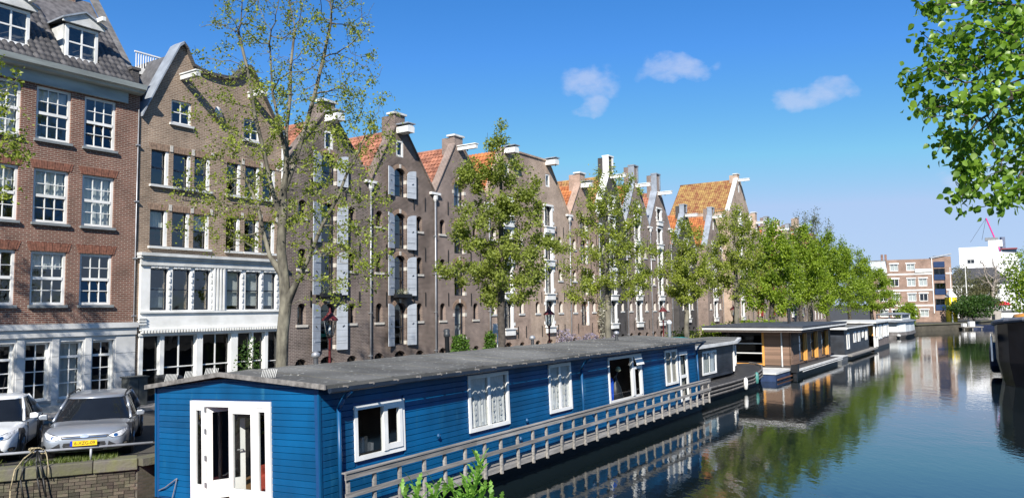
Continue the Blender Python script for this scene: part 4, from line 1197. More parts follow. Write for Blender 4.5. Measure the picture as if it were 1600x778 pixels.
    MB().box(3.36, 3.44, -.04, .03, .05, DT - .12).box(1.75, 1.82, -.04, .03, .05, DT - .12).build('mullion', WHITE, df)
    for a, b in ((3.44, 3.75), (1.44, 1.75)):
        MB().wall(rect(a, b, .05, DT - .12), [rect(a + .06, b - .06, .34, DT - .2)], -.02, .025).build('side_light', WHITE, df)
        pane(df, a + .06, b - .06, 0, .34, DT - .2)
    MB().wall(rect(1.82, 2.6, .05, DT - .12), [rect(1.92, 2.48, .34, DT - .25)], -.025, .03).build('door_leaf', WHITE, df)
    pane(df, 1.92, 2.48, 0, .34, DT - .25)
    dl = empty('open_door', (3.36, -.02, 0), parent=df); dl.rotation_euler = (0, 0, R(62))
    MB().wall(rect(-.76, 0, .05, DT - .12), [rect(-.66, -.1, .42, DT - .25)], -.025, .03).build('door_leaf', WHITE, dl)
    pane(dl, -.66, -.1, 0, .42, DT - .25)
    MB().tube((-.7, .03, 1.0), (-.7, .1, 1.0), .015).tube((-.7, .1, 1.0), (-.58, .1, 1.0), .014).build('handle', ZINC, dl)
    for z in (.3, .85, 1.4, 1.85):
        ubox('hinge', ZINC, df, 3.34, 3.38, .03, .05, z, z + .1)
    # inside
    b = MB().add([(.13, .13, 0), (Lb - .1, .13, 0), (Lb - .1, Wb - .13, 0), (.13, Wb - .13, 0)], [(0, 1, 2, 3)])
    b.build('floor', mat('oak_floor', (.35, .19, .09), .5, .25, 3, stretch=(1, 8, 1)), h, fixn=False)
    MB().box(3.9, 3.95, .13, Wb - .13, 0, Hw).box(.13, 3.9, 2.55, 2.6, 1.7, Hw).box(7.6, 7.65, .13, Wb - .13, 0, Hw).box(11.9, 11.95, .13, Wb - .13, 0, Hw).box(16.3, 16.35, .13, Wb - .13, 0, Hw).build('partition', DARKROOM, h)
    # cable on the front
    MB().path([(-.03, 5.0, .12), (-.05, 4.75, .2), (-.05, 4.4, .38), (-.04, 4.33, .42)], .012).path([(-.04, 4.33, .42), (-.05, 4.4, .2), (-.05, 4.5, -.05)], .012).build('cable', ZINC, h)
    # little front deck, red boards
    RDK = mat('red_deck_paint', (.3, .045, .035), .6, .25, 5, rnd=.15)
    for i in range(5):
        ubox('deck_board', RDK, h, -1.3 + i * .23, -1.3 + i * .23 + .22, -.1, Wb + .3, -.16, -.1)
    return h
def dots(parent, x0, x1, y, z0, z1, n):
    me = bpy.data.meshes.new('lace_disc'); me.from_pydata([(.052 * math.cos(t * .5236), 0, .052 * math.sin(t * .5236)) for t in range(12)], [], [tuple(range(12))]); me.materials.append(WHITE)
    for i in range(n):
        for j in range(n + 2):
            if random.random() < .75:
                o = link('lace_disc', me, parent); o.location = (x0 + (x1 - x0) * (i + .5 + random.uniform(-.1, .1)) / n, y, z0 + (z1 - z0) * (j + random.uniform(0, .3)) / (n + 2))
bb = houseboat_blue()
def inboat(loc):   # point in blue boat coordinates -> world
    bpy.context.view_layer.update()
    return bb.matrix_world @ Vector(loc)
# things inside the blue boat that show through its doors and windows
SOFA = mat('red_upholstery', (.42, .06, .035), .85, .15, 6, bump=.2)
sf = empty('red_sofa', inboat((1.25, 2.05, .01)), R(57.5), 'rust red upholstered sofa just inside the open white doors', 'sofa', rx=R(-2.3))
MB().box(-.35, .5, -.75, .75, .1, .42).build('seat', SOFA, sf, bev=.05)
MB().box(.3, .55, -.75, .75, .3, .85).build('backrest', SOFA, sf, bev=.08)
for y in (-.85, .7): MB().box(-.38, .5, y, y + .16, .05, .6).build('armrest', SOFA, sf, bev=.06)
PLm = leafmat('houseplant_leaf', (.02, .06, .015), (.06, .14, .03))
pp = empty('hanging_plant', inboat((1.0, 2.95, 2.3)), R(57.5), 'hanging leafy houseplant behind the open boat door', 'plant')
MB().lathe([(.07, -.55), (.11, -.5), (.12, -.35)], 10).build('pot', WHITED, pp)
MB().tube((0, 0, -.35), (0, 0, .05), .005, n=4).build('cord', ROPE, pp)
leafball(pp, [(random.gauss(0, .13), random.gauss(0, .13), -.5 + random.gauss(0, .22)) for _ in range(260)], .11, PLm, 'leaves')
ST = empty('stair_banister', inboat((1.9, 2.7, 0.9)), R(57.5), 'white slanting banister seen through the boat doors', 'banister', rx=R(-2.3))
MB().bar((0, -1.3, .0), (-.1, .6, .5), .08, .16).build('handrail', WHITE, ST)
MB().bar((0.02, -1.3, -.25), (-.08, .6, .25), .06, .07).build('lower_rail', WHITE, ST)
MB().box(-.05, .05, -1.1, -1.0, -.85, .1).box(-.1, 0, .4, .5, -.85, .45).build('post', WHITE, ST)
bc = MB(); v = []
for i in range(12):
    for j in range(8):
        v.append((12.62 + .62 * i / 11 + .02 * math.sin(j * 1.3), .2 + .03 * math.sin(i * 1.4 + j * .4), .72 + 1.05 * j / 7 - (.35 * i / 11 * j / 7)))
bc.add(v, [(i * 8 + j, (i + 1) * 8 + j, (i + 1) * 8 + j + 1, i * 8 + j + 1) for i in range(11) for j in range(7)])
o = bc.build('blue_cloth', mat('royal_blue_cloth', (.005, .09, .62), .8, .15, 5), None, smooth=True, fixn=False)
o.matrix_world = bb.matrix_world.copy(); tag(o, 'bright blue cloth hanging inside the wide boat window', 'cloth')
lampb = empty('desk_lamp', inboat((13.55, .28, .72)), R(57.5), 'dark desk lamp with pale shade standing in the wide boat window', 'lamp')
MB().lathe([(.26, 0), (.28, .05), (.2, .4), (.1, .6), (.06, .75), (.02, .8)], 12).build('base', BLACKP, lampb, smooth=True)
MB().bar((0, 0, .7), (.14, -.05, .98), .05, .05).build('arm', BLACKP, lampb)
MB().lathe([(.03, 0), (.1, .06), (.08, .16), (.02, .2)], 10, (.14, -.05, .9)).build('shade', mat('cream_shade', (.55, .55, .35), .6), lampb, smooth=True)
for i, (x, z, c, nm, lb) in enumerate(((1.1, .95, (.02, .02, .02), 'camera_box', 'dark box of clutter on the sill of the nearest boat window'), (2.05, .97, (.3, .28, .25), 'tin_can', 'small tin standing in the side casement of the nearest boat window'))):
    e = empty(nm, inboat((x, .22, z)), R(57.5), lb, 'clutter')
    for j in range(6 if i == 0 else 1):
        MB().box(j * .09, j * .09 + .08, -.05, .05, 0, random.uniform(.1, .38) if i == 0 else .14).build('item', mat('clutter_%d_%d' % (i, j % 3), tuple(k * (1 + j % 3 * 3) for k in c), .5), e)

# ------------------------------------------------------------------ other boats, in quay coordinates
def deckhouse_planks(parent, x0, x1, y, z0, z1, opens, pitch, m, face=-1, axis='x'):
    me = unit_box(); me.materials.append(m)
    def place(p, q, a, b):
        o = link('plank', me, parent)
        if axis == 'x':
            o.location = (p, y, z0 + a); o.scale = (q - p, .03, b - a)
        else:
            o.location = (y, p, z0 + a); o.scale = (.03, q - p, b - a)
    planks(parent, x0, x1, lambda x: z1 - z0, [(a, b, c - z0, d - z0) for a, b, c, d in opens], pitch, place, m)
# B2: dark clinker houseboat with rounded stern
DARKP = mat('dark_slate_plank_paint', (.022, .026, .034), .5, .4, 1.5, rnd=.25, pos=True)
BROWNP = mat('brown_grey_plank', (.085, .068, .06), .75, .2, 3, rnd=.2, stretch=(.3, 4, 4))
HULLG = mat('dark_grey_hull', (.04, .038, .036), .6, .35, 3, bump=.2)
d2 = empty('houseboat', W(17.2, 14.0, 0), PSI, 'small slate black houseboat with rounded wooden stern moored behind the blue one', 'houseboat')
def hullsec(x, w, zt, zb=-.5): return [(x, -w + .0, zt), (x, -w * .92, zt - .35), (x, -w * .78, zb), (x, w * .78, zb), (x, w * .92, zt - .35), (x, w, zt)]
hc = 2.0   # centre line offset to the quay side
rings = []
for x, w in ((-.2, 2.0), (4, 2.05), (8, 1.95), (10.5, 1.7), (12.2, 1.2), (13.2, .5), (13.5, .12)):
    rings.append([(q[0], q[1] + hc, q[2]) for q in hullsec(x, w, .62 + max(0, x - 8) * .05)])
hu = MB().loft(rings).build('hull', HULLG, d2, smooth=False)
for dz in (.05, -.14, -.3):
    pts = [(r_[0][0], r_[0][1] - .03 - (-.0 if dz > 0 else .0), r_[0][2] + dz) for r_ in rings]
    MB().path(pts, .05, 6).build('rubbing_strake', mat('grey_strake', (.13, .12, .11), .8, .3, 5), d2)
wz0, wz1 = .78, 2.3
wo = [(.4, 1.2, 1.0, 2.1), (3.6, 5.6, .98, 2.12)]
cab = empty('cabin', (0, 1.15, 0), parent=d2)
MB().wall(rect(0, 8.2, wz0, wz1), [rect(a, b, c, d) for a, b, c, d in wo], .03, .1).box(0, 8.2, 2.6, 2.7, wz0, wz1).box(0, .1, .1, 2.6, wz0, wz1).build('wall', DARKP, cab)
deckhouse_planks(cab, 0, 8.2, 0, wz0, wz1, wo, .15, DARKP)
for a, b, c, d in wo:
    w = window(cab, a, b, c, d, -.03, 2, 1, WHITE, .1, .05); curt(w, a + .1, b - .1, .09, c + .1, d - .1, 1)
c2 = empty('aft_cabin', (8.3, 1.15, 0), parent=d2); c2.rotation_euler = (0, 0, R(14))
MB().wall(rect(0, 3.0, wz0, wz1), [rect(1.7, 2.4, 1.0, 2.1)], .03, .1).box(2.9, 3.0, .1, 2.4, wz0, wz1).build('wall', BROWNP, c2)
deckhouse_planks(c2, .5, 3.0, 0, wz0, wz1, [(1.7, 2.4, 1.0, 2.1)], .15, BROWNP)
window(c2, 1.7, 2.4, 1.0, 2.1, -.03, 1, 1, WHITE, .12, .05)
window(c2, .05, .45, .85, 2.25, -.06, 1, 1, WHITE, .1, .05, name='door')
MB().loft([[(x, y0, z), (x, y1, z), (x, y1, z + .14), (x, y0, z + .14)] for x, y0, y1, z in ((-.2, .85, 4.2, wz1), (8.2, .85, 4.1, wz1 + .02), (11.6, 1.7, 3.6, wz1 + .06))]).build('roof', WHITED, d2)
MB().loft([[(x, y0, z), (x, y1, z), (x, y1, z + .03), (x, y0, z + .03)] for x, y0, y1, z in ((-.1, 1.0, 4.1, wz1 + .145), (8.2, 1.0, 4.0, wz1 + .165), (11.4, 1.85, 3.5, wz1 + .2))]).build('roof_felt', FELT, d2)
MB().lathe([(.09, 0), (.09, 1.0), (.13, 1.02), (.13, 1.1), (.06, 1.2)], 10, (2.2, 2.2, wz1 + .16)).build('chimney_pipe', mat('pale_grey_pipe', (.5, .52, .54), .5, .1), d2, smooth=True)
MB().lathe([(.02, 0), (.09, .06), (.11, .3), (.09, .56), (.02, .62)], 10).build('fender', WHITE, d2, smooth=True, loc=(6.2, -.12, .12))
MB().lathe([(.02, 0), (.09, .06), (.11, .3), (.09, .56), (.02, .62)], 10).build('fender', mat('sea_green_fender', (.06, .22, .2), .5), d2, smooth=True, loc=(8.6, .02, .2))
tb = empty('green_boat_cover', W(20.5, 11.5, 2.55), PSI, 'turquoise tarpaulin bundle lying on the slate black houseboat roof', 'tarpaulin')
MB().loft([[(x, -w, 0), (x, -w * .6, h_), (x, w * .6, h_ * .9), (x, w, 0)] for x, w, h_ in ((-1.6, .2, .05), (-.9, .6, .22), (.2, .7, .28), (1.2, .55, .2), (1.8, .2, .06))]).build('tarpaulin_sheet', mat('turquoise_tarp', (.01, .18, .17), .6, .2, 5), tb)

# B3: brown slatted houseboat on a white edged pontoon
SLAT = mat('brown_cedar_slat', (.2, .125, .085), .75, .22, 4, rnd=.25, stretch=(.3, 5, 5))
PINE = mat('orange_pine_frame', (.62, .3, .07), .5, .15, 4)
d3 = empty('houseboat', W(33.3, 14.4, 0), PSI, 'modern houseboat clad in brown wooden slats with orange pine window frames', 'houseboat')
Lw, Ww = 12.6, 5.0
MB().box(-.0, Lw, .25, Ww, -.6, .34).build('pontoon', HULLB, d3)
MB().box(-.25, Lw + .3, -.02, Ww + .2, .345, .45).build('deck', mat('dark_deck', (.06, .06, .062), .7, .2, 3), d3)
MB().box(-.33, Lw + .3, -.08, -.021, .36, .5).box(-.33, -.251, -.021, Ww + .2, .36, .5).build('deck_edge', WHITE, d3)
MB().path([(.4, -.1, .28), (Lw, -.1, .28)], .03).build('mooring_rail', WHITED, d3)
wa = 1.15; wb_ = Lw - .1; zb, zt = .6, 2.66
so_ = [(3.0 + 0, 4.7, .72, 2.45), (6.2, 7.9, .72, 2.45), (9.5, 11.3, .72, 2.45)]
sd = empty('canal_side', (wa - .5, .62, 0), parent=d3)
MB().wall(rect(0, Lw - 1, zb - .14, zt), [rect(a - wa + .2, b - wa + .2, c, d) for a, b, c, d in so_], .04, .12).build('wall', BROWNP, sd)
deckhouse_planks(sd, .35, Lw - 1, 0, zb, zt, [(a - wa + .2, b - wa + .2, c, d) for a, b, c, d in so_], .1, SLAT)
for a, b, c, d in so_:
    a, b = a - wa + .2, b - wa + .2
    w = window(sd, a, b, c, d, .02, 2, 3, BLACKP, .05, .05, gm=GLD)
    ubox('pine_post', PINE, w, b - .55, b - .42, -.1, .02, c, d); ubox('pine_post', PINE, w, b - .2, b - .02, -.13, .02, c, d + .02)
fr_ = empty('front_side', (wa - .5, .62, 0), parent=d3); fr_.rotation_euler = (0, 0, R(90))
fo = [(1.75, 4.3, .72, 2.5)]
MB().wall(rect(0, 4.3, zb - .14, zt), [rect(*fo[0])], -.12, -.04).build('wall', BROWNP, fr_)
deckhouse_planks(fr_, .0, 1.62, -.03, zb, zt, [], .1, SLAT)
w = window(fr_, 1.75, 4.3, .72, 2.5, -.04, 1, 3, BLACKP, .05, .05, gm=GLD)
for zz in (1.28, 1.88): ubox('white_bar', WHITED, w, 1.75, 4.3, .03, .06, zz, zz + .07)
ubox('pine_post', PINE, fr_, 1.62, 1.75, -.05, .06, .55, 2.6); ubox('pine_sill', PINE, fr_, 1.75, 4.3, -.05, .05, .6, .68)
MB().tube((.55, .05, .5), (.55, .05, zt), .05, n=8).build('downpipe', WHITED, fr_)
# rounded slatted corner
for i in range(20):
    z = zb + i * .1
    MB().loft([[(wa - .5 + .38 - .38 * math.cos(t_), .62 + .38 - .38 * math.sin(t_), zz) for zz in (z, z + .094)] for t_ in np.linspace(0, math.pi / 2, 6)], closed=False).build('corner_slat', SLAT, d3, fixn=False)
MB().box(-.55, Lw + .6, -.35, Ww + .8, 2.82, 2.96).box(-.6, Lw + .65, -.4, Ww + .85, 2.963, 3.04).build('roof', mat('dark_blue_grey_roof', (.05, .055, .068), .6, .2, 3), d3)
MB().box(-.58, Lw + .6, -.38, -.351, 2.8, 2.9).box(-.58, -.551, -.351, Ww + .8, 2.8, 2.9).build('roof_trim', WHITE, d3)
MB().box(-.5, Lw + .5, -.3, Ww + .7, 2.66, 2.817).build('soffit', BROWNP, d3)
MB().box(.3, Lw - .5, Ww - .6, Ww - .5, .45, 2.66).box(Lw - .5, Lw - .4, .7, Ww - .5, .45, 2.66).build('wall', BROWNP, d3)
MB().lathe([(.1, 0), (.1, .9), (.14, .92), (.14, 1.02), (.05, 1.1)], 10, (6.8, 2.2, 3.0)).build('stove_pipe', BLACKP, d3)
wb2 = empty('work_pontoon', W(29.4, 12.6, 0), PSI, 'low dark blue mooring pontoon with outboard between two houseboats', 'pontoon')
MB().box(0, 3.4, -1.4, 1.6, -.4, .4).build('float', mat('dark_blue_steel', (.02, .04, .1), .5, .25, 3), wb2)
MB().box(-.05, 3.4, -1.45, 1.65, .404, .5).build('deck', WHITED, wb2)
MB().box(3.0, 3.4, -1.9, -1.5, .3, .75).box(3.1, 3.3, -1.8, -1.6, -.3, .3).build('outboard_motor', BLACKP, wb2)
MB().bar((0, -1.5, .12), (3.4, -1.5, .12), .05, .07).build('tube', mat('rusty_tube', (.15, .07, .04), .8), wb2)

# B4: black plank houseboat, B5: grey one with canopy
d4 = empty('houseboat', W(49.4, 14.2, 0), PSI, 'black plank houseboat with narrow white windows beyond the slatted one', 'houseboat')
MB().box(-.2, 12.6, .2, 4.2, -.5, .2).build('hull', HULLB, d4)
MB().box(.6, 13.4, -.25, .35, .22, .34).build('walkway', GREYWOOD, d4)
o4 = [(1.2, 2.2, .75, 2.05), (4.2, 5.2, 1.15, 2.05), (6.2, 7.1, 1.15, 2.05), (8.2, 8.9, 1.4, 2.05), (9.8, 10.7, 1.15, 2.05)]
MB().wall(rect(.3, 11.6, .34, 2.35), [rect(*q) for q in o4], .25, .35).box(.3, 11.6, 4, 4.1, .2, 2.35).build('wall', BLACKP, d4)
deckhouse_planks(d4, .3, 11.6, .22, .34, 2.35, o4, .2, DARKP)
for q in o4: window(d4, *q, .16, 1, 1, WHITE, .14, .05)
ff = empty('front_side', (.3, .25, 0), parent=d4); ff.rotation_euler = (0, 0, R(90))
MB().box(0, 3.8, -.12, -.03, .3, 2.35).build('wall', BLACKP, ff); deckhouse_planks(ff, 0, 3.7, -.025, .34, 2.3, [], .2, DARKP)
ubox('corner_post', WHITE, ff, 3.6, 3.8, -.02, .06, .3, 2.35)
MB().box(-.2, 12.2, -.1, 4.3, 2.36, 2.46).build('roof', FELT, d4)
MB().box(-.26, -.201, -.1, 4.3, 2.34, 2.52).box(-.2, 12.2, -.14, -.101, 2.4, 2.5).build('roof_trim', WHITE, d4)
mp_ = empty('mooring_platform', W(47.2, 13.0, 0), PSI, 'small grey floating platform at the bow of the black plank houseboat', 'platform')
MB().box(0, 2.4, -1.2, 1.2, -.3, .3).build('float', mat('grey_float', (.1, .11, .12), .6), mp_)
MB().box(-.03, 2.43, -1.23, 1.23, .304, .36).build('deck', WHITED, mp_)
d5 = empty('houseboat', W(63.2, 14.3, 0), PSI, 'taupe houseboat with white posts and three tall curtained windows', 'houseboat')
TAUPE = mat('taupe_plank', (.17, .14, .125), .7, .15, 3)
MB().box(-.1, 9.6, .2, 4.2, -.5, .28).build('hull', HULLB, d5)
o5 = [(2.6, 4.6, .95, 2.3), (5.4, 6.9, 1.05, 2.3), (7.3, 8.9, 1.05, 2.3)]
MB().wall(rect(1.7, 9.5, .28, 2.5), [rect(*q) for q in o5], .2, .3).box(9.4, 9.5, .3, 4.2, .28, 2.5).build('wall', TAUPE, d5)
for q in o5:
    w = window(d5, *q, .12, 2, 1, WHITE, .14, .06); curt(w, q[0] + .1, q[1] - .1, .3, q[2] + .1, q[3] - .1, 1)
MB().box(1.75, 1.85, .3, 4.1, 1.3, 2.5).build('pine_wall', PINE, d5)
for x in (.0, 1.6): ubox('post', WHITE, d5, x, x + .14, .1, .24, .28, 2.5)
for x in np.arange(.2, 1.5, .2): ubox('baluster', WHITED, d5, x, x + .04, .15, .19, .3, 1.2)
ubox('handrail', WHITE, d5, 0, 1.6, .12, .22, 1.2, 1.27)
MB().box(-.4, 9.8, -.1, 4.4, 2.52, 2.66).build('roof', WHITED, d5)
# B6: white ship
d6 = empty('passenger_boat', W(91.5, 11.4, 0), PSI, 'old pale grey passenger boat with a glazed upper cabin at the end of the moorings', 'boat')
PALE = mat('pale_boat_paint', (.56, .59, .6), .5, .16, 1.2, bump=.1)
rings = []
for x, w in ((0, .3), (.8, 1.3), (2.5, 1.9), (6, 2.1), (11, 2.0), (13.5, 1.4), (15, .2)):
    rings.append([(x, -w, .75), (x, -w * 1.02, .35), (x, -w * .75, -.4), (x, w * .75, -.4), (x, w * 1.02, .35), (x, w, .75)])
MB().loft(rings).build('hull', mat('rusty_grey_hull', (.13, .12, .115), .7, .35, 2), d6)
rings = []
for x, w in ((.9, 1.1), (2.5, 1.85), (6, 2.05), (11, 1.95), (13.3, 1.3)):
    rings.append([(x, -w, .76), (x, -w * .96, 2.0), (x, w * .96, 2.0), (x, w, .76)])
MB().loft(rings).build('lower_cabin', PALE, d6)
rings = []
for x, w in ((.2, 1.3), (2.5, 2.1), (6, 2.3), (11, 2.2), (13.8, 1.5)):
    rings.append([(x, -w, 2.004), (x, -w, 2.1), (x, -w * .3, 2.25), (x, w * .3, 2.25), (x, w, 2.1), (x, w, 2.004)])
MB().loft(rings).build('deck_roof', mat('grey_deck_roof', (.2, .22, .25), .6, .2), d6)
uc = empty('upper_cabin', (0, 0, 0), parent=d6)
MB().box(2.2, 10.5, -1.5, 1.5, 2.2, 2.38).box(2.2, 10.5, -1.5, 1.5, 2.84, 2.95).build('cabin_band', PALE, uc)
for i in range(7):
    ubox('pillar', PALE, uc, 2.2 + i * 1.36, 2.35 + i * 1.36, -1.5, -1.38, 2.38, 2.84)
    if i < 6: pane(uc, 2.35 + i * 1.36, 3.56 + i * 1.36, -1.44, 2.38, 2.84, GLD)
for i in range(3):
    ubox('pillar', PALE, uc, 2.2, 2.32, -1.5 + i * 1.42, -1.36 + i * 1.42, 2.38, 2.84)
MB().loft([[(x, -w, 2.953), (x, -w * .5, 3.1), (x, w * .5, 3.1), (x, w, 2.953)] for x, w in ((1.5, 1.3), (3, 1.8), (9.5, 1.8), (11, 1.3))]).build('cabin_roof', _m['grey_deck_roof'], uc)
for y in (-1.2, .3): MB().lathe([(.05, 0), (.25, .05), (.28, .2), (.1, .3)], 10).build('fender', WHITED, d6, loc=(.35 + abs(y) * .2, y, .2))
# black barge on the far side of the canal
bg_ = empty('black_barge', W(30.5, 24.4, 0), PSI, 'big black steel barge with grey rim moored on the opposite bank', 'barge')
BHULL = mat('black_barge_paint', (.008, .009, .013), .35, .25, 2)
rings = []
for x, w, zt in ((0, .3, 3.6), (.5, 1.3, 3.55), (1.5, 2.1, 3.45), (3.0, 2.6, 3.35), (6, 2.8, 3.2), (16, 2.8, 3.0), (24, 2.7, 3.1)):
    rings.append([(x, 2.8 - w - 0, zt), (x, 2.8 - w * 1.0, 1.2), (x, 2.8 - w * .88, -.5), (x, 2.8 + w * .88, -.5), (x, 2.8 + w, 1.2), (x, 2.8 + w, zt)])
rings = [[(p[0], -p[1], p[2]) for p in r_] for r_ in rings]
MB().loft(rings).build('hull', BHULL, bg_)
for sgn in (0, 5):
    MB().path([(r_[sgn][0], r_[sgn][1] + (.05 if sgn == 0 else -.05), r_[sgn][2] - .1) for r_ in rings], .13, 8).build('gunwale', mat('grey_gunwale', (.16, .17, .2), .5, .2), bg_)
lb = MB().loft([[(p[0] * r_, y, p[1] * r_) for p in [(math.cos(t_ * .5236) * .85, math.sin(t_ * .5236) * .9) for t_ in range(12)]] for r_, y in ((1, -.2), (1, .2), (.92, .32), (.7, .38))]).build('leeboard', mat('dark_blue_leeboard', (.03, .035, .06), .5, .2), bg_)
lb.location = (8.5, .02, 1.05)
lad = empty('ladder_frame', (2.6, .05, 1.0), parent=bg_)
MB().box(0, .12, 0, .08, .2, 1.5).box(.9, 1.02, 0, .08, .2, 1.5).build('upright', mat('slate_frame', (.1, .13, .18), .5), lad)
for z in (.4, .8, 1.2): ubox('rung', WHITED, lad, .12, .9, .01, .06, z, z + .08)
ubox('name_board', WHITE, lad, .2, 1.3, .03, .06, 1.3, 1.62)
ys = empty('yellow_tender', W(34, 26.0, 3.3), PSI, 'orange yellow dinghy lying upturned on the black barge deck', 'dinghy')
MB().loft([[(x, -w, 0), (x, -w * .8, h_), (x, 0, h_ * 1.25), (x, w * .8, h_), (x, w, 0)] for x, w, h_ in ((0, .1, .1), (.7, .6, .28), (2, .8, .34), (3.6, .7, .3), (4, .3, .2))]).build('dinghy_hull', mat('orange_yellow_paint', (.6, .26, .02), .45, .15), ys, smooth=True)
# ================================================================== TREES
BARK = mat('grey_green_bark', (.1, .09, .07), .9, .5, 5, bump=.8, bscale=16, col2=(.2, .185, .14), stretch=(1, 1, .4), detail=8)
BARKD = mat('dark_bark', (.06, .05, .042), .9, .35, 8, bump=.5, bscale=22)
def colonize(att, pos, par, step, infl, kill, iters, up=.0):
    pos = [np.array(p, float) for p in pos]; par = list(par)
    att = np.array(att, float)
    for _ in range(iters):
        if len(att) == 0: break
        Pn = np.array(pos)
        d2 = (att ** 2).sum(1)[:, None] + (Pn ** 2).sum(1)[None] - 2 * att @ Pn.T
        idx = d2.argmin(1); dm = d2[np.arange(len(att)), idx]
        ok = dm < infl * infl
        if not ok.any(): break
        grew = 0; new = []
        for k in np.unique(idx[ok]):
            v = att[ok & (idx == k)] - Pn[k]
            v /= (np.linalg.norm(v, axis=1)[:, None] + 1e-6)
            m = v.mean(0); m[2] += up
            m += np.random.normal(0, .12, 3)
            l = np.linalg.norm(m)
            if l < 1e-3: continue
            q = Pn[k] + m / l * step
            new.append(q); pos.append(q); par.append(int(k)); grew += 1
        if not grew: break
        nw = np.array(new)
        d2 = ((att[:, None, :] - nw[None]) ** 2).sum(2).min(1)
        att = att[d2 > kill * kill]
    return np.array(pos), np.array(par)
def tree(name, base, label, chain, blobs, natt, step, R0, leaf, nleaf, lm, seed, bark=None, tip_r=.007, spread=.12, group=None, hi=False, rot=0, up=.05, cat='tree', infl=3.0, kill=None, prob=1.0, droop=0, limbs=()):
    """chain: trunk points; blobs: (cx,cy,cz,rx,ry,rz,weight) ellipsoids of crown; everything relative to base"""
    np.random.seed(seed); random.seed(seed)
    att = []
    wsum = sum(b[6] for b in blobs)
    for cx, cy, cz, rx, ry, rz_, w in blobs:
        k = int(natt * w / wsum)
        u = np.random.normal(size=(k, 3)); u /= np.linalg.norm(u, axis=1)[:, None]
        u *= (np.random.rand(k) ** .45)[:, None]
        att.append(u * np.array([rx, ry, rz_]) + np.array([cx, cy, cz]))
    att = np.concatenate(att)
    chain = list(chain); par0 = [-1] + list(range(len(chain) - 1))
    for k0, pts in limbs:
        pk = k0
        for q in pts:
            chain.append(q); par0.append(pk); pk = len(chain) - 1
    pos, par = colonize(att, chain, par0, step, infl, kill or step * 1.6, 90, up)
    n = len(pos); kids = np.zeros(n, int)
    for i in range(1, n): kids[par[i]] += 1
    cnt = np.zeros(n)
    for i in range(n - 1, -1, -1):
        if kids[i] == 0: cnt[i] = 1
        if par[i] >= 0: cnt[par[i]] += cnt[i]
    ex = math.log(R0 / tip_r) / math.log(max(2, cnt[0]))
    rad = tip_r * cnt ** ex
    e = empty(name, base, rot, label, cat, group)
    b = MB(); v = []; fs = []
    X0 = np.zeros((n, 3))
    for i in range(1, n):
        p, q = pos[par[i]], pos[i]
        r1 = rad[i]; r0_ = min(rad[par[i]], r1 * 1.35) if par[i] >= len(chain) else rad[par[i]]
        if par[i] < len(chain) and i >= len(chain): r0_ = r1 * 1.25
        ns = 4 if r1 < .03 else (6 if r1 < .09 else 10)
        d = q - p; d = d / (np.linalg.norm(d) + 1e-9)
        x = np.cross(d, [0.31, .77, .55]); x /= np.linalg.norm(x); y = np.cross(d, x)
        k = len(v)
        for c_, rr in ((p - d * r0_ * .3, r0_), (q, r1)):
            for a in range(ns):
                t_ = 2 * math.pi * a / ns
                v.append(tuple(c_ + x * (rr * math.cos(t_)) + y * (rr * math.sin(t_))))
        fs += [(k + a, k + (a + 1) % ns, k + ns + (a + 1) % ns, k + ns + a) for a in range(ns)]
    b.v = v; b.f = fs
    b.build('trunk', bark or BARK, e, smooth=True, fixn=False)
    # leaves on the thin twigs
    tips = np.where(cnt <= 3)[0]; tips = tips[tips >= len(chain)]
    v = []; fs = []; col = []
    ctr = att.mean(0)
    cl = np.random.rand(len(pos))
    tw = np.random.exponential(1.0, len(tips)) * (cl[tips] <= prob); tw /= tw.sum()
    for i in np.random.choice(tips, nleaf, p=tw):
        t_ = random.random()
        p = pos[par[i]] * (1 - t_) + pos[i] * t_ + np.random.normal(0, spread, 3)
        p[2] -= droop * random.random()
        o_ = Vector(p - ctr); o_ = o_.normalized() if o_.length > 0 else Vector((0, 0, 1))
        nr = (Vector((random.gauss(0, 1), random.gauss(0, 1), random.gauss(.7, .7))) + o_ * .5).normalized()
        s_ = leaf * random.uniform(.55, 1.25)
        k0 = len(fs)
        if hi: _leafhi(v, fs, Vector(p), s_, nr)
        else: _leaf(v, fs, Vector(p), s_, nr)
        c_ = min(1, max(0, .5 * cl[i] / prob + .5 * random.random()))
        col += [c_] * (len(fs) - k0)
    b = MB(); b.v = v; b.f = fs
    o = b.build('crown', lm, e, fixn=False, smooth=hi)
    at = o.data.attributes.new('rnd', 'FLOAT', 'FACE'); at.data.foreach_set('value', col)
    return e
def _leafhi(v, fs, p, s_, nrm):
    t = nrm.orthogonal().normalized(); a = random.uniform(0, 6.28)
    t = t * math.cos(a) + nrm.cross(t) * math.sin(a)
    t = (t + Vector((0, 0, -.5))).normalized()
    nrm = (nrm - t * nrm.dot(t)).normalized()
    b = nrm.cross(t); k = len(v); fold = random.uniform(.12, .35); cur = random.uniform(-.1, .3)
    prof = [(0, 0), (.18, .3), (.42, .4), (.7, .27), (.88, .1), (1, 0)]
    for u, w in prof:
        c_ = p + t * (u * s_) - nrm * (cur * u * u * s_)
        if w == 0: v.append(tuple(c_)); v.append(tuple(c_)); v.append(tuple(c_))
        else:
            v.append(tuple(c_ + b * (w * s_) + nrm * (fold * w * s_))); v.append(tuple(c_)); v.append(tuple(c_ - b * (w * s_) + nrm * (fold * w * s_)))
    for j in range(5):
        a = k + 3 * j
        fs.append((a, a + 1, a + 4, a + 3)); fs.append((a + 1, a + 2, a + 5, a + 4))
L_YOUNG = leafmat('young_elm_leaf', (.12, .16, .02), (.34, .39, .06), .4)
L_MID = leafmat('spring_elm_leaf', (.11, .145, .022), (.32, .37, .075), .42)
L_LUSH = leafmat('lush_green_leaf', (.1, .17, .012), (.29, .38, .035), .42)
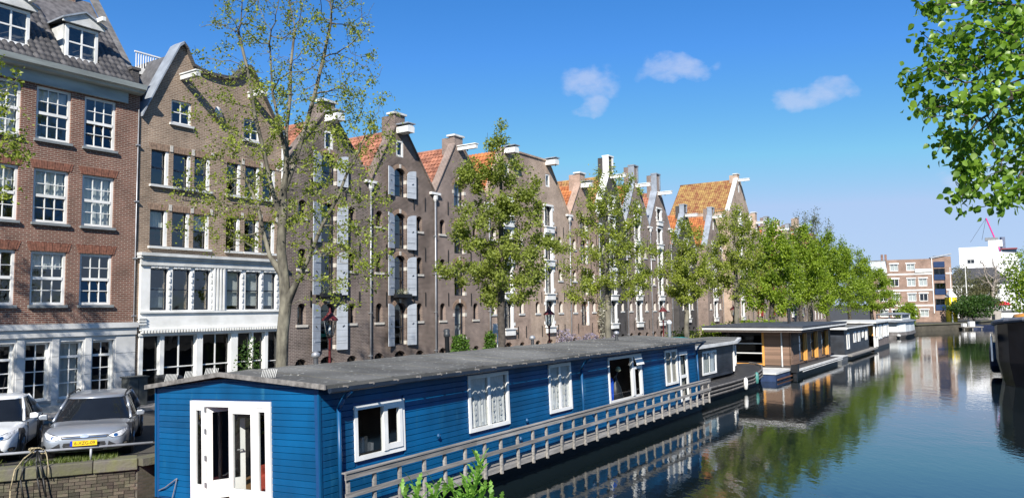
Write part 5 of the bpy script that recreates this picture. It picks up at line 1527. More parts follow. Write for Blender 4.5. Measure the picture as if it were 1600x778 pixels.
L_DARK = leafmat('deep_green_leaf', (.022, .06, .012), (.07, .13, .022), .35)
L_LIME = leafmat('near_lime_leaf', (.06, .14, .014), (.24, .38, .045), .42, .35)
def tz(s, n, z=QZ): return W(s, n, z)
# the sparse plane tree in front of the brown house
ch = [(0, 0, 0), (.02, .02, .8), (-.05, .02, 1.7), (-.02, -.02, 2.6), (.05, 0, 3.4), (-.02, .03, 4.2), (-.1, .0, 5.0), (-.06, 0, 5.8), (-.05, 0, 6.6), (.05, 0, 7.4), (.02, 0, 8.3), (.12, 0, 9.3), (.1, .1, 10.3), (.2, .1, 11.3)]
tree('street_tree', tz(-.7, 8.5), 'tall sparse street tree with thin upright branches in front of the brown double gabled house', ch,
     [(.1, 0, 9.2, 3.1, 2.4, 4.2, 5), (-1.8, .2, 6.2, 1.9, 1.6, 1.6, 1.3), (1.7, 0, 5.4, 1.7, 1.6, 2.4, 2.2), (.3, 0, 12.6, 2.7, 2, 2.0, 1.6), (2.2, 0, 8.2, 1.2, 1.2, 1.4, .9)], 3600, .21, .165, .085, 18000, L_YOUNG, 3, tip_r=.005, spread=.085, up=.22, prob=.75, infl=2.2, kill=.3,
     limbs=[(5, [(-.42, .05, 4.75), (-.62, .1, 5.4), (-.8, .1, 6.2), (-1.15, .1, 7.0), (-1.45, .1, 7.8)]), (4, [(.42, -.05, 4.1), (.75, -.05, 4.8), (1.05, 0, 5.6), (1.5, 0, 6.4), (1.8, 0, 7.2)]),
            (7, [(-.3, -.2, 6.6), (-.5, -.3, 7.6), (-.8, -.3, 8.8), (-1.0, -.3, 10.0), (-1.3, -.3, 11.2)]), (8, [(.2, .2, 7.4), (.45, .3, 8.4), (.75, .3, 9.5), (1.0, .3, 10.6), (1.2, .3, 11.6)]), (9, [(.0, -.4, 8.2), (-.2, -.6, 9.3), (-.25, -.7, 10.5)])])
# the dense conical one
ch = [(0, 0, 0), (-.03, .0, 1.0), (.04, .02, 2.0), (.0, 0, 2.9), (.05, 0, 4.2), (.03, 0, 5.6), (.08, 0, 7.2), (.05, 0, 8.6)]
tree('street_tree', tz(10.1, 8.5), 'dense narrow street tree with dark green crown hiding the middle warehouses', ch,
     [(0, 0, 4.7, 2.2, 1.8, 1.5, 3), (0, 0, 6.6, 2.1, 1.7, 1.6, 2.6), (.2, 0, 8.5, 1.6, 1.2, 1.0, 1.5), (-1.3, 0, 8.6, .9, .7, .6, .6), (-.05, 0, 10.2, .65, .55, .9, .5), (-1.9, 0, 4.7, .9, .8, .6, .6), (1.8, 0, 5.6, .8, .8, .6, .5)], 1700, .25, .15, .115, 25000, L_MID, 5, bark=BARKD, spread=.12, up=.12, prob=.8, tip_r=.006)
ch = [(0, 0, 0), (.02, 0, 1.0), (-.04, .02, 2.1), (.0, 0, 3.1), (.03, 0, 4.2), (-.05, 0, 5.4), (0, 0, 6.8)]
tree('street_tree', tz(19.6, 8.5), 'loose light green street tree in front of the white topped warehouse', ch,
     [(0, 0, 5.7, 2.7, 2, 2.3, 3), (.1, 0, 8.2, 2.0, 1.5, 2.4, 2.2), (-1.3, 0, 4.2, 1.3, 1, .9, .8), (1.4, 0, 4.6, 1.2, 1, 1.0, .8)], 1700, .25, .16, .11, 18000, L_YOUNG, 8, spread=.12, up=.15, prob=.74, tip_r=.006)
ch = [(0, 0, 0), (.03, 0, .9), (-.03, 0, 1.8), (.05, 0, 2.7), (0, 0, 3.7), (.04, 0, 5)]
tree('street_tree', tz(30.3, 8.5), 'slim forked street tree before the dark recessed warehouse', ch,
     [(0, 0, 5.4, 1.9, 1.7, 2.2, 3), (.2, 0, 7.4, 1.3, 1.2, 1.4, 1.2)], 1000, .28, .15, .13, 11500, L_YOUNG, 12, spread=.14, up=.15, prob=.78, tip_r=.007)
ch = [(0, 0, 0), (.02, 0, 1.1), (-.03, 0, 2.2), (.05, 0, 3.3), (0, 0, 4.6), (.04, 0, 6)]
tree('street_tree', tz(40.3, 8.5), 'airy yellow green street tree beside the clipped hedge above the slatted houseboat', ch,
     [(0, 0, 6.2, 2.5, 2.0, 2.8, 3), (.1, 0, 9.0, 1.7, 1.5, 1.8, 1.3), (-1.6, 0, 5.0, 1.2, 1, 1.2, .8)], 1200, .3, .18, .14, 14000, L_YOUNG, 15, spread=.15, up=.12, prob=.75, tip_r=.008)
ch = [(0, 0, 0), (.05, 0, 1.2), (-.05, 0, 2.4), (.05, 0, 3.8), (0, 0, 5.2)]
glabs = ['full bright green street tree behind the slatted houseboat, nearest of the leafy group', 'full bright green street tree behind the black plank houseboat', 'full bright green street tree behind the taupe houseboat', 'full bright green street tree overhanging the moored passenger boat', 'lower bright green tree at the far end of the leafy group']
for i, (s_, n_, zt, w, sd) in enumerate(((50.5, 8.3, 10.6, 2.7, 21), (60.5, 8.3, 10.9, 2.9, 22), (71.5, 8.5, 11.2, 3.4, 23), (83, 8.6, 10.6, 3.6, 24), (95, 9.2, 8.6, 3.4, 25))):
    tree('street_tree', tz(s_, n_), glabs[i], ch, [(0, 0, zt * .62, w, w * .85, zt * .33, 3), (.2, 0, zt * .82, w * .65, w * .6, zt * .17, 1.2), (w * .5, -.5, zt * .42, w * .65, w * .6, zt * .2, 1), (-w * .5, 0, zt * .45, w * .6, w * .6, zt * .2, 1)],
         800, .4, .2, .2, 15500, L_LUSH, sd, bark=BARKD, spread=.22, group='leafy trees along the far quay', prob=.9)
ch = [(0, 0, 0), (.05, 0, 2), (-.1, 0, 4), (.05, 0, 6), (.2, 0, 8)]
tree('tall_tree', tz(86, 3.5), 'tall nearly bare tree rising behind the leafy green group', ch, [(0, 0, 11, 3.4, 3, 4.2, 3), (1, 0, 13, 2.4, 2.2, 2.4, 1)], 900, .45, .3, .17, 4200, leafmat('grey_green_leaf', (.07, .09, .04), (.15, .17, .08), .4), 31, tip_r=.014, up=.15, spread=.25)
# tree off to the left whose twigs hang into the picture
ch = [(0, 0, 0), (.05, 0, 1.5), (0, .05, 3), (.1, .05, 4.6), (.2, .1, 6)]
tree('street_tree', tz(-11.5, 5.6), 'street tree at the picture edge whose sparse twigs hang before the red brick house', ch,
     [(.6, .4, 8.2, 2.6, 2.4, 2.8, 3), (2.9, 2.6, 7.4, 1.4, 1.2, 1.9, 2.2), (-.8, 0, 9.5, 2.4, 2.2, 2.4, 1.3)], 1500, .26, .2, .1, 9000, L_YOUNG, 41, tip_r=.006, spread=.1, up=.1, prob=.68, infl=2.4, kill=.36)
# near lime tree on the right, trunk beyond the frame
ch = [(0, 0, 0), (.0, 0, 1.2), (-.1, 0, 2.3), (-.3, .05, 3.1), (-.7, .1, 3.6), (-1.2, .15, 3.9), (-1.7, .15, 4.0)]
tree('lime_tree', (6.76, 6.0, 2.3), 'leafy lime branch with broad leaves close to the viewer at the upper right', ch,
     [(-2.75, .1, 3.75, .8, .75, .8, 3.4), (-3.02, .0, 2.92, .3, .4, .32, .7), (-2.6, 0, 3.2, .45, .5, .35, 1.0), (-3.25, .1, 3.65, .32, .4, .45, .8), (-2.6, .2, 4.4, .8, .75, .55, 2.2), (-1.4, .3, 4.4, 1.0, 1.2, 1.1, 1.6), (-.2, .2, 5, 1.6, 1.6, 1.5, 1.4)],
     2300, .1, .12, .062, 13500, L_LIME, 52, bark=BARKD, tip_r=.0034, spread=.05, hi=True, up=.0, infl=1.6, prob=.93, droop=.06)
# far trees
def bush(name, base, label, blobs, nl, leaf, lm, cat='bush', group=None, stem=True, seed=1):
    random.seed(seed)
    e = empty(name, base, 0, label, cat, group)
    if stem:
        b = MB()
        for i in range(5):
            a = random.uniform(0, 6.28); q = blobs[i % len(blobs)]
            b.tube((0.05 * math.cos(a), .05 * math.sin(a), 0), (q[0] + .3 * q[3] * math.cos(a), q[1] + .3 * q[4] * math.sin(a), q[2]), .04 * q[5], .012 * q[5], 5)
        b.build('stem', BARKD, e)
    pts = []
    ws = sum(q[3] * q[5] for q in blobs)
    for q in blobs:
        for _ in range(int(nl * q[3] * q[5] / ws)):
            u = Vector((random.gauss(0, 1), random.gauss(0, 1), random.gauss(0, 1))).normalized() * (random.random() ** .4)
            kx = 1 + .25 * math.sin(u.x * 5 + seed) * math.cos(u.z * 6)
            pts.append((q[0] + u.x * q[3] * kx, q[1] + u.y * q[4] * kx, max(.02, q[2] + u.z * q[5] * kx)))
    leafball(e, pts, leaf, lm, 'crown' if cat == 'tree' else 'foliage')
    return e
IVY = leafmat('ivy_leaf', (.03, .075, .012), (.12, .22, .03), .35)
bush('ivy_bush', tz(18.0, .25), 'broad bright ivy bush at the foot of the mauve warehouse', [(0, 0, .8, .85, .3, .9), (.1, 0, 1.5, .5, .25, .4)], 1500, .14, IVY, seed=3)
bush('ivy_bush', tz(21.0, .25), 'narrow bright ivy column at the corner of the mauve warehouse', [(0, 0, .9, .45, .28, 1.0), (0, 0, 1.6, .35, .2, .4)], 1000, .14, IVY, seed=4)
WIST = leafmat('wisteria_bloom', (.2, .17, .26), (.36, .33, .42), .3)
bush('wisteria', tz(29.6, .5), 'pale purple wisteria in bloom before the pinkish warehouse', [(-.3, 0, 1.1, 1.2, .4, .8), (1.6, 0, .9, 1.0, .4, .7), (2.8, 0, .8, .8, .4, .6)], 1900, .13, WIST, seed=5)
bush('climbing_rose', tz(35.2, .3), 'white flowering climber on the pipe beside the dark warehouse', [(0, 0, 2.6, .55, .3, 1.3), (0, 0, 1.0, .25, .2, .9)], 1100, .13, leafmat('white_blossom', (.1, .1, .07), (.6, .58, .52), .3), seed=6)
bush('dark_shrub', tz(3.9, 1.0), 'thin dark shrub in front of the shop windows', [(0, 0, 1.1, .55, .4, 1.0), (.1, 0, 1.7, .4, .3, .5)], 520, .1, L_DARK, seed=7)
bush('clipped_hedge', tz(33.5, 7.6), 'rounded olive hedge on the quay above the slate black houseboat', [(-.6, 0, 1.0, 1.2, .8, .7), (1.0, 0, 1.0, 1.3, .8, .75), (2.2, 0, .9, 1.0, .8, .65)], 3200, .15, L_MID, seed=8)
bush('yellow_shrub', tz(42.5, 7.6), 'bright lime green shrub above the slatted houseboat roof', [(-1.4, 0, 1.1, 1.3, .9, .8), (.6, 0, 1.3, 1.6, .9, .9), (2.4, 0, 1.2, 1.4, .9, 1.0)], 4000, .18, L_LUSH, seed=9)
bush('bank_bush', W(115, 11.0, .9), 'round green bush on the bank beside the passenger boat', [(0, 0, 1.6, 1.6, 1.5, 1.8), (.6, 0, 2.6, 1.1, 1, 1.0)], 2600, .3, L_LUSH, seed=10)
def pxz(px, Y):   # helper for the far shore: x at distance Y for a bearing
    return (px - 800) / 1200 * Y
for i, (px, Y, w, hgt, lm, lab, sd) in enumerate((
        (1518, 129, 4.2, 4.6, L_DARK, 'broad dark green tree on the end bank beside the yellow kiosk', 61), (1497, 150, 3.2, 11, leafmat('olive_leaf', (.1, .1, .05), (.2, .2, .1), .4), 'tall olive brown tree between the salmon block and the white hotel', 62),
        (1530, 152, 3.6, 8.5, _m['olive_leaf'], 'olive brown tree in front of the low white house', 63), (1614, 100, 4.0, 10.5, L_LUSH, 'dense bright green tree at the picture edge on the opposite bank', 64))):
    bush('bank_tree', (pxz(px, Y), Y, QZ), lab, [(0, 0, hgt * .55, w, w * .8, hgt * .45), (w * .3, 0, hgt * .75, w * .6, w * .6, hgt * .25), (-w * .4, 0, hgt * .5, w * .6, w * .6, hgt * .3)], 5200 if i != 1 else 3000, .34 if i != 1 else .26, lm, 'tree', seed=sd)
ch = [(0, 0, 0), (.05, 0, 2), (-.1, 0, 4), (.05, 0, 6)]
tree('bank_tree', (pxz(1549, 150), 150, QZ), 'bare pale branching tree in front of the white hotel', ch, [(0, 0, 9, 3.6, 3, 4.2, 3)], 420, .5, .3, .2, 900, leafmat('bud_leaf', (.2, .17, .13), (.35, .3, .25), .3), 66, bark=mat('pale_bark', (.3, .26, .22), .9), tip_r=.03, spread=.3, up=.15)

# ================================================================== CARS
TYRE = mat('tyre_rubber', (.012, .012, .012), .8, .2, 10); RIM = mat('alloy_rim', (.35, .36, .37), .3, .1, metal=.9)
CHROME = mat('chrome', (.7, .7, .7), .12, .02, metal=1.0); LAMP = glass('headlamp_glass', (.9, .92, .95), .12); PLASTIC = mat('black_plastic', (.015, .015, .016), .5, .2)
def text(body, size, m, parent, loc, rot, ext=.002, name='lettering', align='CENTER', sx=1.0):
    cu = bpy.data.curves.new(name, 'FONT'); cu.body = body; cu.size = size; cu.extrude = ext; cu.align_x = align; cu.align_y = 'CENTER'
    cu.materials.append(m)
    o = bpy.data.objects.new(name, cu); sc.collection.objects.link(o)
    if parent: o.parent = parent
    bpy.context.view_layer.update()
    me = bpy.data.meshes.new_from_object(o.evaluated_get(bpy.context.evaluated_depsgraph_get()))
    bpy.data.objects.remove(o); bpy.data.curves.remove(cu)
    o = link(name, me, parent)
    o.location = loc; o.rotation_euler = rot; o.scale = (sx, 1, 1)
    return o
from mathutils.bvhtree import BVHTree
def decal(parent, bvh, poly, m, name, off=.006, rings=(1, .8, .55, .3, .08)):
    pts = []
    k = len(poly)
    for i in range(k):
        a, b = Vector(poly[i]), Vector(poly[(i + 1) % k])
        for j in range(4): pts.append(a.lerp(b, j / 4))
    c_ = sum(pts, Vector((0, 0))) / len(pts)
    rg = []
    for q in rings:
        row = []
        for p in pts:
            u = c_.lerp(p, q)
            hit = bvh.ray_cast(Vector((-2, u.x, u.y)), Vector((1, 0, 0)))
            x = hit[0].x if hit[0] is not None else .3
            row.append((x - off, u.x, u.y))
        rg.append(row)
    # skirt so that the edge has thickness
    rg.insert(0, [(p[0] + off * 1.6, p[1], p[2]) for p in rg[0]])
    b = MB().loft(rg, caps=False); n = len(pts); o_ = (len(rg) - 1) * n
    b.f.append(tuple(range(o_, o_ + n)))
    return b.build(name, m, parent, smooth=False)
def car(name, label, loc, ang, paint, Lc, w, Hc, wagon=True, plate='6-XZG-09', hood=.84, small=False):
    """local x runs from the nose (0) to the tail, y to the car's left as seen from the front"""
    c = empty(name, loc, ang, label, 'car')
    S_ = [(0.0, .66, .27, .46), (.05, .80, .22, .58), (.16, .9, .18, .66), (.42, .97, .17, .73), (.85, 1.0, .17, hood - .05), (1.2, 1.0, .17, hood + .01), (1.9, 1.0, .17, hood + .02), (2.9 / 4.3 * Lc, 1.0, .17, hood + .04), (Lc - .35, .97, .19, hood + .05), (Lc - .1, .9, .24, hood - .02), (Lc, .78, .34, hood - .14)]
    rings = []
    for x, k, zl, zt in S_:
        q = w * k
        prof = [(0, zt + .035), (q * .5, zt + .03), (q * .82, zt), (q * .955, zt - .07), (q, zt - .2 if zt > .6 else zt - .1), (q * .99, (zl + zt) / 2 - .05), (q * .985, zl + .12), (q * .9, zl), (0, zl)]
        ring = [(x, y, z) for y, z in prof] + [(x, -y, z) for y, z in prof[-2:0:-1]]
        rings.append(ring)
    body = MB().loft(rings).build('body', paint, c, smooth=True, sub=2)
    bpy.context.view_layer.update()
    dg_ = bpy.context.evaluated_depsgraph_get(); ev_ = body.evaluated_get(dg_); me_ = ev_.to_mesh()
    bvh = BVHTree.FromPolygons([v_.co.copy() for v_ in me_.vertices], [tuple(p_.vertices) for p_ in me_.polygons]); ev_.to_mesh_clear()
    # glasshouse
    xb0, xb1 = 1.1, Lc - .12; xr0, xr1 = 1.85 if not small else 1.75, Lc - (.55 if wagon else .75)
    zb, zt = hood - .01, Hc - .04; wb, wt = w * .9, w * .7
    xm = [.0, .33, .66, 1.0]
    rg = []
    for t_ in (0, .5, 1):
        z = zb + (zt - zb) * t_; ww = wb + (wt - wb) * (t_ ** 1.2); a = xb0 + (xr0 - xb0) * t_; d_ = xb1 + (xr1 - xb1) * t_
        rg.append([(a - .12 * (1 - t_ * .4), 0, z), (a + .02, -ww * .75, z), (a + .22, -ww, z), ((a + d_) / 2, -ww * 1.03, z), (d_ - .25, -ww * .98, z), (d_ - .03, -ww * .75, z), (d_ + .02, 0, z), (d_ - .03, ww * .75, z), (d_ - .25, ww * .98, z), ((a + d_) / 2, ww * 1.03, z), (a + .22, ww, z), (a + .02, ww * .75, z)])
    MB().loft(rg, caps=False).build('windows', mat('car_glass', (.01, .012, .015), .03, .1, spec=.35), c, smooth=True)
    top = rg[-1]
    MB().loft([[(p[0] * 1.0, p[1] * k1, p[2] + dz) for p in [((q[0] - (xr0 + xr1) / 2) * k1 + (xr0 + xr1) / 2, q[1], q[2]) for q in top]] for k1, dz in ((1.02, -.015), (1.0, .02), (.8, .055), (.4, .07))]).build('roof', paint, c, smooth=True)
    for sg in (-1, 1):
        bt = rg[0]; tp = rg[-1]
        for nm, i, r_ in (('pillar', 2, .035), ('pillar', 3, .022), ('pillar', 4, .05)):
            ii = i if sg < 0 else {2: 10, 3: 9, 4: 8}[i]
            pm_ = [Vector(rg[k_][ii]) for k_ in range(3)]
            b = MB()
            for a, b2 in zip(pm_[:-1], pm_[1:]): b.tube(a, b2, r_, r_ * .85, 6)
            b.build(nm, paint if i != 3 else PLASTIC, c, smooth=True)
        if wagon:
            MB().path([(xr0 + .15, sg * wt * .97, zt + .03), (xr0 + .35, sg * wt * .98, zt + .085), (xr1 - .2, sg * wt * .96, zt + .085), (xr1, sg * wt * .94, zt + .02)], .018).build('roof_rail', PLASTIC, c, smooth=True)
        # mirror
        m_ = MB().loft([[(x, sg * (w + .03 + y), hood + .1 + z) for y, z in ((0, -.06), (.16, -.05), (.18, .03), (.12, .07), (0, .06))] for x in (0, .1)]).build('wing_mirror', paint, c, bev=.02)
        m_.location = (1.28, 0, 0)
        MB().bar((1.34, sg * (w - .06), hood + .03), (1.34, sg * (w + .06), hood + .06), .04, .05).build('mirror_arm', PLASTIC, c)
        # wheels
        for x in (.82, Lc - .85):
            yb = sg * (w - .17); yo = sg * (w + .008)
            MB().tube((x, yb - sg * .1, .33), (x, sg * (w - .006), .33), .37, .37, 24).build('wheel_arch', BLACKP, c)
            wh = MB().tube((x, yb, .3), (x, yo, .3), .3, .3, 24).build('tyre', TYRE, c, smooth=False, bev=.03)
            MB().tube((x, yo - sg * .02, .3), (x, yo + sg * .004, .3), .2, .19, 20).build('rim', PLASTIC, wh)
            rb = MB()
            for k_ in range(5):
                a = k_ * 2 * math.pi / 5
                rb.bar((x, yo + sg * .01, .3), (x + .19 * math.cos(a), yo + sg * .01, .3 + .19 * math.sin(a)), .05, .02, (0, 1, 0))
            rb.build('spokes', RIM, wh)
        # headlights, intakes and fog lamps laid on the body surface
        hz_ = hood - .75
        decal(c, bvh, [(sg * w * y, z + hz_) for y, z in ((.5, .525), (.62, .475), (.82, .5), (.93, .6), (.9, .655), (.74, .62), (.58, .575))], PLASTIC, 'headlight_rim', .004)
        decal(c, bvh, [(sg * w * y, z + hz_) for y, z in ((.53, .527), (.63, .487), (.81, .51), (.91, .6), (.885, .643), (.74, .608), (.59, .565))], mat('headlamp_reflector', (.62, .63, .64), .4, .25, 22, metal=.25), 'headlight', .009)
        decal(c, bvh, [(sg * w * .68 + .045 * math.cos(t_), .535 + hz_ + .036 * math.sin(t_)) for t_ in np.linspace(0, 6.28, 9)[:-1]], CHROME, 'lamp_bulb', .014)
        decal(c, bvh, [(sg * w * y, z) for y, z in ((.5, .25), (.78, .26), (.74, .31), (.53, .42))], PLASTIC, 'side_intake', .006)
        decal(c, bvh, [(sg * w * .88 + .05 * math.cos(t_), .33 + .05 * math.sin(t_)) for t_ in np.linspace(0, 6.28, 11)[:-1]], PLASTIC, 'fog_lamp', .006)
        decal(c, bvh, [(sg * w * .88 + .03 * math.cos(t_), .33 + .03 * math.sin(t_)) for t_ in np.linspace(0, 6.28, 9)[:-1]], CHROME, 'fog_lens', .01)
        for xx in (2.15, 3.0):
            MB().bar((xx, sg * (w + .012), hood - .1), (xx + .2, sg * (w + .012), hood - .1), .03, .03).build('door_handle', paint, c)
        for xx in (1.35, 2.4, 3.25 if wagon else 3.0):
            ubox('door_gap', PLASTIC, c, xx, xx + .008, min(sg * (w * .97), sg * (w + .002)), max(sg * (w * .97), sg * (w + .002)), .3, hood - .04)
    e_ = empty('front_face', (-.035, 0, 0), parent=c); e_.rotation_euler = (0, 0, R(-90))  # x across, -y out of the nose
    if not small:
        decal(c, bvh, [(-.36, .23), (.36, .23), (.42, .36), (.4, .42), (-.4, .42), (-.42, .36)], PLASTIC, 'lower_grille', .008)
        for z in (.26, .3, .345): decal(c, bvh, [(-.36, z), (.36, z), (.36, z + .012), (-.36, z + .012)], mat('dark_chrome', (.2, .2, .21), .3, .1, metal=.8), 'grille_bar', .014)
        decal(c, bvh, [(-.44, .5), (.44, .5), (.47, .56), (-.47, .56)], PLASTIC, 'upper_grille', .008)
        decal(c, bvh, [(-.43, .523), (.43, .523), (.43, .537), (-.43, .537)], CHROME, 'grille_bar', .014)
        decal(c, bvh, [(.085 * math.cos(t_ * .3927), .545 + .036 * math.sin(t_ * .3927)) for t_ in range(16)], mat('silver_blue_badge', (.35, .4, .5), .2, .05, metal=.7), 'emblem', .02)
        decal(c, bvh, [(-.5, .2), (.5, .2), (.5, .215), (-.5, .215)], CHROME, 'chin_trim', .01)
    else:
        decal(c, bvh, [(-.6, .22), (.6, .22), (.56, .4), (-.56, .4)], PLASTIC, 'lower_grille', .008)
    ubox('number_plate', mat('yellow_plate', (.75, .48, .015), .4, .04), e_, -.26, .26, -.055, -.042, .36, .47)
    if plate:
        ubox('plate_band', mat('plate_blue', (.01, .04, .4), .4), e_, -.26, -.215, -.058, -.0555, .36, .47)
        text(plate, .1, BLACKP, e_, (.02, -.0575, .415), (R(90), 0, 0), .001, 'plate_lettering', sx=.95)
    MB().bar((1.18, -.35, hood + .04), (1.3, .25, hood + .1), .015, .02).bar((1.15, .05, hood + .04), (1.3, .62, hood + .09), .015, .02).build('wipers', PLASTIC, c)
    MB().tube((xr1 - .15, 0, zt + .05), (xr1 + .1, 0, zt + .42), .004, .003, 4).build('aerial', BLACKP, c)
    return c
SILVER = mat('silver_metallic_paint', (.3, .325, .36), .33, .04, 4, metal=.5, coat=.6)
CWHITE = mat('white_car_paint', (.72, .74, .75), .3, .03, 4, coat=.8)
carA = math.atan2(.93, -.37)
fc = Vector((-9.44, 17.12, QZ - .02))
dq = Vector((.93, .37, 0))
car('parked_car', 'silver estate car with yellow number plate parked nose to the canal', fc, carA, SILVER, 4.3, .9, 1.24, hood=.75)
car('parked_car', 'white hatchback cut off by the picture edge beside the silver estate', fc - dq * 2.16 + Vector((-.05, .12, 0)), carA, CWHITE, 3.65, .83, 1.3, wagon=False, small=True, plate=None, hood=.8)

# ================================================================== STREET FURNITURE
LRED = mat('oxblood_iron', (.09, .012, .012), .45, .15, 5)
def lantern(i, s_, n_):
    l = empty('street_lantern', W(s_, n_, QZ), PSI, ['oxblood red street lantern with glass cage before the shuttered warehouse', 'oxblood red street lantern before the pinkish warehouse', 'oxblood red street lantern beside the last lead topped gable', 'oxblood red street lantern among the leafy trees'][i], 'street lamp', 'street lanterns along the quay')
    MB().lathe([(.11, 0), (.11, .35), (.075, .42), (.06, .5), (.05, 1.3), (.06, 1.34), (.042, 1.42), (.036, 2.3), (.06, 2.34), (.05, 2.4)], 10).build('post', LRED, l, smooth=True)
    MB().lathe([(.1, 2.4), (.12, 2.45)], 6).build('base_ring', IRON, l)
    for k_ in range(6):
        a, b = k_ * math.pi / 3, (k_ + 1) * math.pi / 3
        P_ = [(.12 * math.cos(a), .12 * math.sin(a), 2.46), (.12 * math.cos(b), .12 * math.sin(b), 2.46), (.21 * math.cos(b), .21 * math.sin(b), 2.9), (.21 * math.cos(a), .21 * math.sin(a), 2.9)]
        MB().add(P_, [(0, 1, 2, 3)]).build('glass_pane', LACE, l, fixn=False)
        MB().tube(P_[0], P_[3], .012, n=4).build('cage_bar', IRON, l)
    MB().lathe([(.26, 2.9), (.25, 2.95), (.15, 3.05), (.12, 3.06), (.1, 3.12), (.04, 3.16), (.03, 3.26), (.005, 3.3)], 12).build('crown', LRED, l)
    MB().lathe([(.03, 2.46), (.05, 2.55), (.04, 2.7), (.01, 2.75)], 8).build('bulb', WHITE, l, smooth=True)
for i, (s_, n_) in enumerate(((1.5, 8.0), (14.5, 8.1), (27.6, 8.1), (40.8, 8.1))): lantern(i, s_, n_)
sg_ = empty('road_sign', W(14.9, 5.0, QZ), PSI, 'white road sign seen from behind on a thin pale pole', 'sign')
MB().tube((0, 0, 0), (0, 0, 2.3), .03, n=8).build('pole', WHITE, sg_)
MB().box(-.4, .4, -.03, 0, 2.05, 2.5).build('plate', WHITED, sg_)
cb = empty('utility_cabinet', W(-.2, .75, QZ), PSI, 'dark grey utility cabinet between the two nearest houses', 'cabinet')
MB().box(-.6, .05, -.25, .25, 0, 1.05).build('body', mat('dark_cabinet', (.055, .06, .058), .6, .3, 3), cb, bev=.02)
MB().box(-.64, .09, -.28, .28, 1.05, 1.09).build('lid', mat('dark_cabinet_lid', (.04, .045, .045), .6), cb)
MB().box(-.29, -.28, -.256, -.25, .05, 1.0).build('door_gap', BLACKP, cb)
wbn = empty('wheelie_bin', W(.55, 1.1, QZ), PSI, 'dark wheeled bin beside the utility cabinet', 'bin')
MB().loft([[(-.26, -.3, 0), (.26, -.3, 0), (.26, .25, 0), (-.26, .25, 0)], [(-.3, -.36, .95), (.3, -.36, .95), (.3, .36, .95), (-.3, .36, .95)]]).build('body', mat('charcoal_plastic', (.03, .032, .035), .6, .2), wbn, bev=.03)
MB().loft([[(-.32, -.4, .95), (.32, -.4, .95), (.32, .4, .95), (-.32, .4, .95)], [(-.28, -.34, 1.04), (.28, -.34, 1.04), (.28, .36, 1.07), (-.28, .36, 1.07)]]).build('lid', _m['charcoal_plastic'], wbn, bev=.02)
for x in (-.24, .24): MB().tube((x - .03, .3, .1), (x + .03, .3, .1), .1, n=12).build('wheel', TYRE, wbn)
# white cafe tables and chairs on the quay
for i, (s_, lab) in enumerate(((24.2, 'white bistro table on the quay, nearer the tree'), (25.6, 'white bistro table on the quay, farther from the tree'))):
    tb_ = empty('bistro_table', W(s_, 6.6, QZ), PSI, lab, 'table')
    MB().lathe([(.4, .72), (.4, .75)], 16).build('top', WHITE, tb_); MB().tube((0, 0, 0), (0, 0, .72), .03, n=8).build('leg', WHITE, tb_); MB().lathe([(.22, 0), (.03, .04)], 12).build('base', WHITE, tb_)
bl = empty('notice_board', W(27.0, 6.4, QZ), PSI, 'blue grey notice board on the quay near the last lantern', 'sign')
MB().box(-.5, .5, -.03, .03, .5, 1.4).build('panel', mat('slate_blue_panel', (.07, .09, .13), .5), bl)
for x in (-.45, .42): ubox('post', IRON, bl, x, x + .04, -.02, .02, 0, 1.5)
# ================================================================== FAR SHORE
fb_ = empty('apartment_block', Vector((pxz(1424, 134), 134, QZ)), R(-22), 'salmon brick apartment block with white bands and dark glazed balcony tower', 'building')
WB = 12.6
hs_ = []
fwin = []
zrows = [(.9, 2.1), (3.6, 4.9), (6.2, 7.5), (8.9, 10.1)]
for ri, (z0, z1) in enumerate(zrows):
    for x in (1.2, 3.1, 5.7, 7.5):
        if ri == 3 and x not in (3.1, 5.7): continue
        hs_.append(rect(x, x + 1.35, z0, z1)); fwin.append((x, x + 1.35, z0, z1))
tow = [(9.9, 11.6, z, z + 2.0) for z in (2.0, 4.7, 7.2, 9.4)]
X0 = -WB / 2 - .2
hs2 = [[(p[0] + X0, p[1]) for p in q] for q in hs_] + [rect(X0 + a, X0 + b, c, d - .05) for a, b, c, d in tow[:3]]
MB().wall([(X0, 0), (X0 + WB, 0), (X0 + WB, 11.2), (X0 + 9.7, 11.2), (X0 + 9.7, 10.9), (X0 + 2.6, 10.9), (X0 + 2.6, 8.6), (X0, 8.6)], hs2, 0, .3).box(X0, X0 + .3, .3, 9, 0, 8.5).box(X0 + WB - .3, X0 + WB, .3, 9, 0, 11.1).box(X0, X0 + WB, 8.9, 9.2, 0, 10).build('wall', BR_FAR, fb_)
interior(fb_, X0 + .3, X0 + WB - .3, .1, 10.8)
for a, b, c, d in fwin:
    w = window(fb_, X0 + a, X0 + b, c, d, .1, 2, 1, WHITE, .1, .06, curtain=random.choice((0, 1, 1)))
    ubox('lintel', WHITE, w, X0 + a - .1, X0 + b + .1, -.05, .1, d, d + .22)
for z in (2.75, 5.4, 8.2):
    ubox('white_band', WHITE, fb_, X0 - .03, X0 + 9.7, -.05, .0, z, z + .24); ubox('white_band', WHITE, fb_, X0 + 11.7, X0 + WB + .02, -.05, 0, z, z + .24)
for a, b, c, d in tow:
    w = window(fb_, X0 + a, X0 + b, c, d - .05, .2, 2, 1, BLACKP, .08, .06, gm=GLD, name='balcony')
    pane(w, X0 + a, X0 + b, -.12, c, c + .95, mat('blue_balcony_glass', (.02, .04, .1), .15, .1), 'balustrade_panel')
MB().box(X0 + 9.6, X0 + 9.72, -.15, 0, 1.5, 10.9).build('tower_trim', WHITE, fb_)
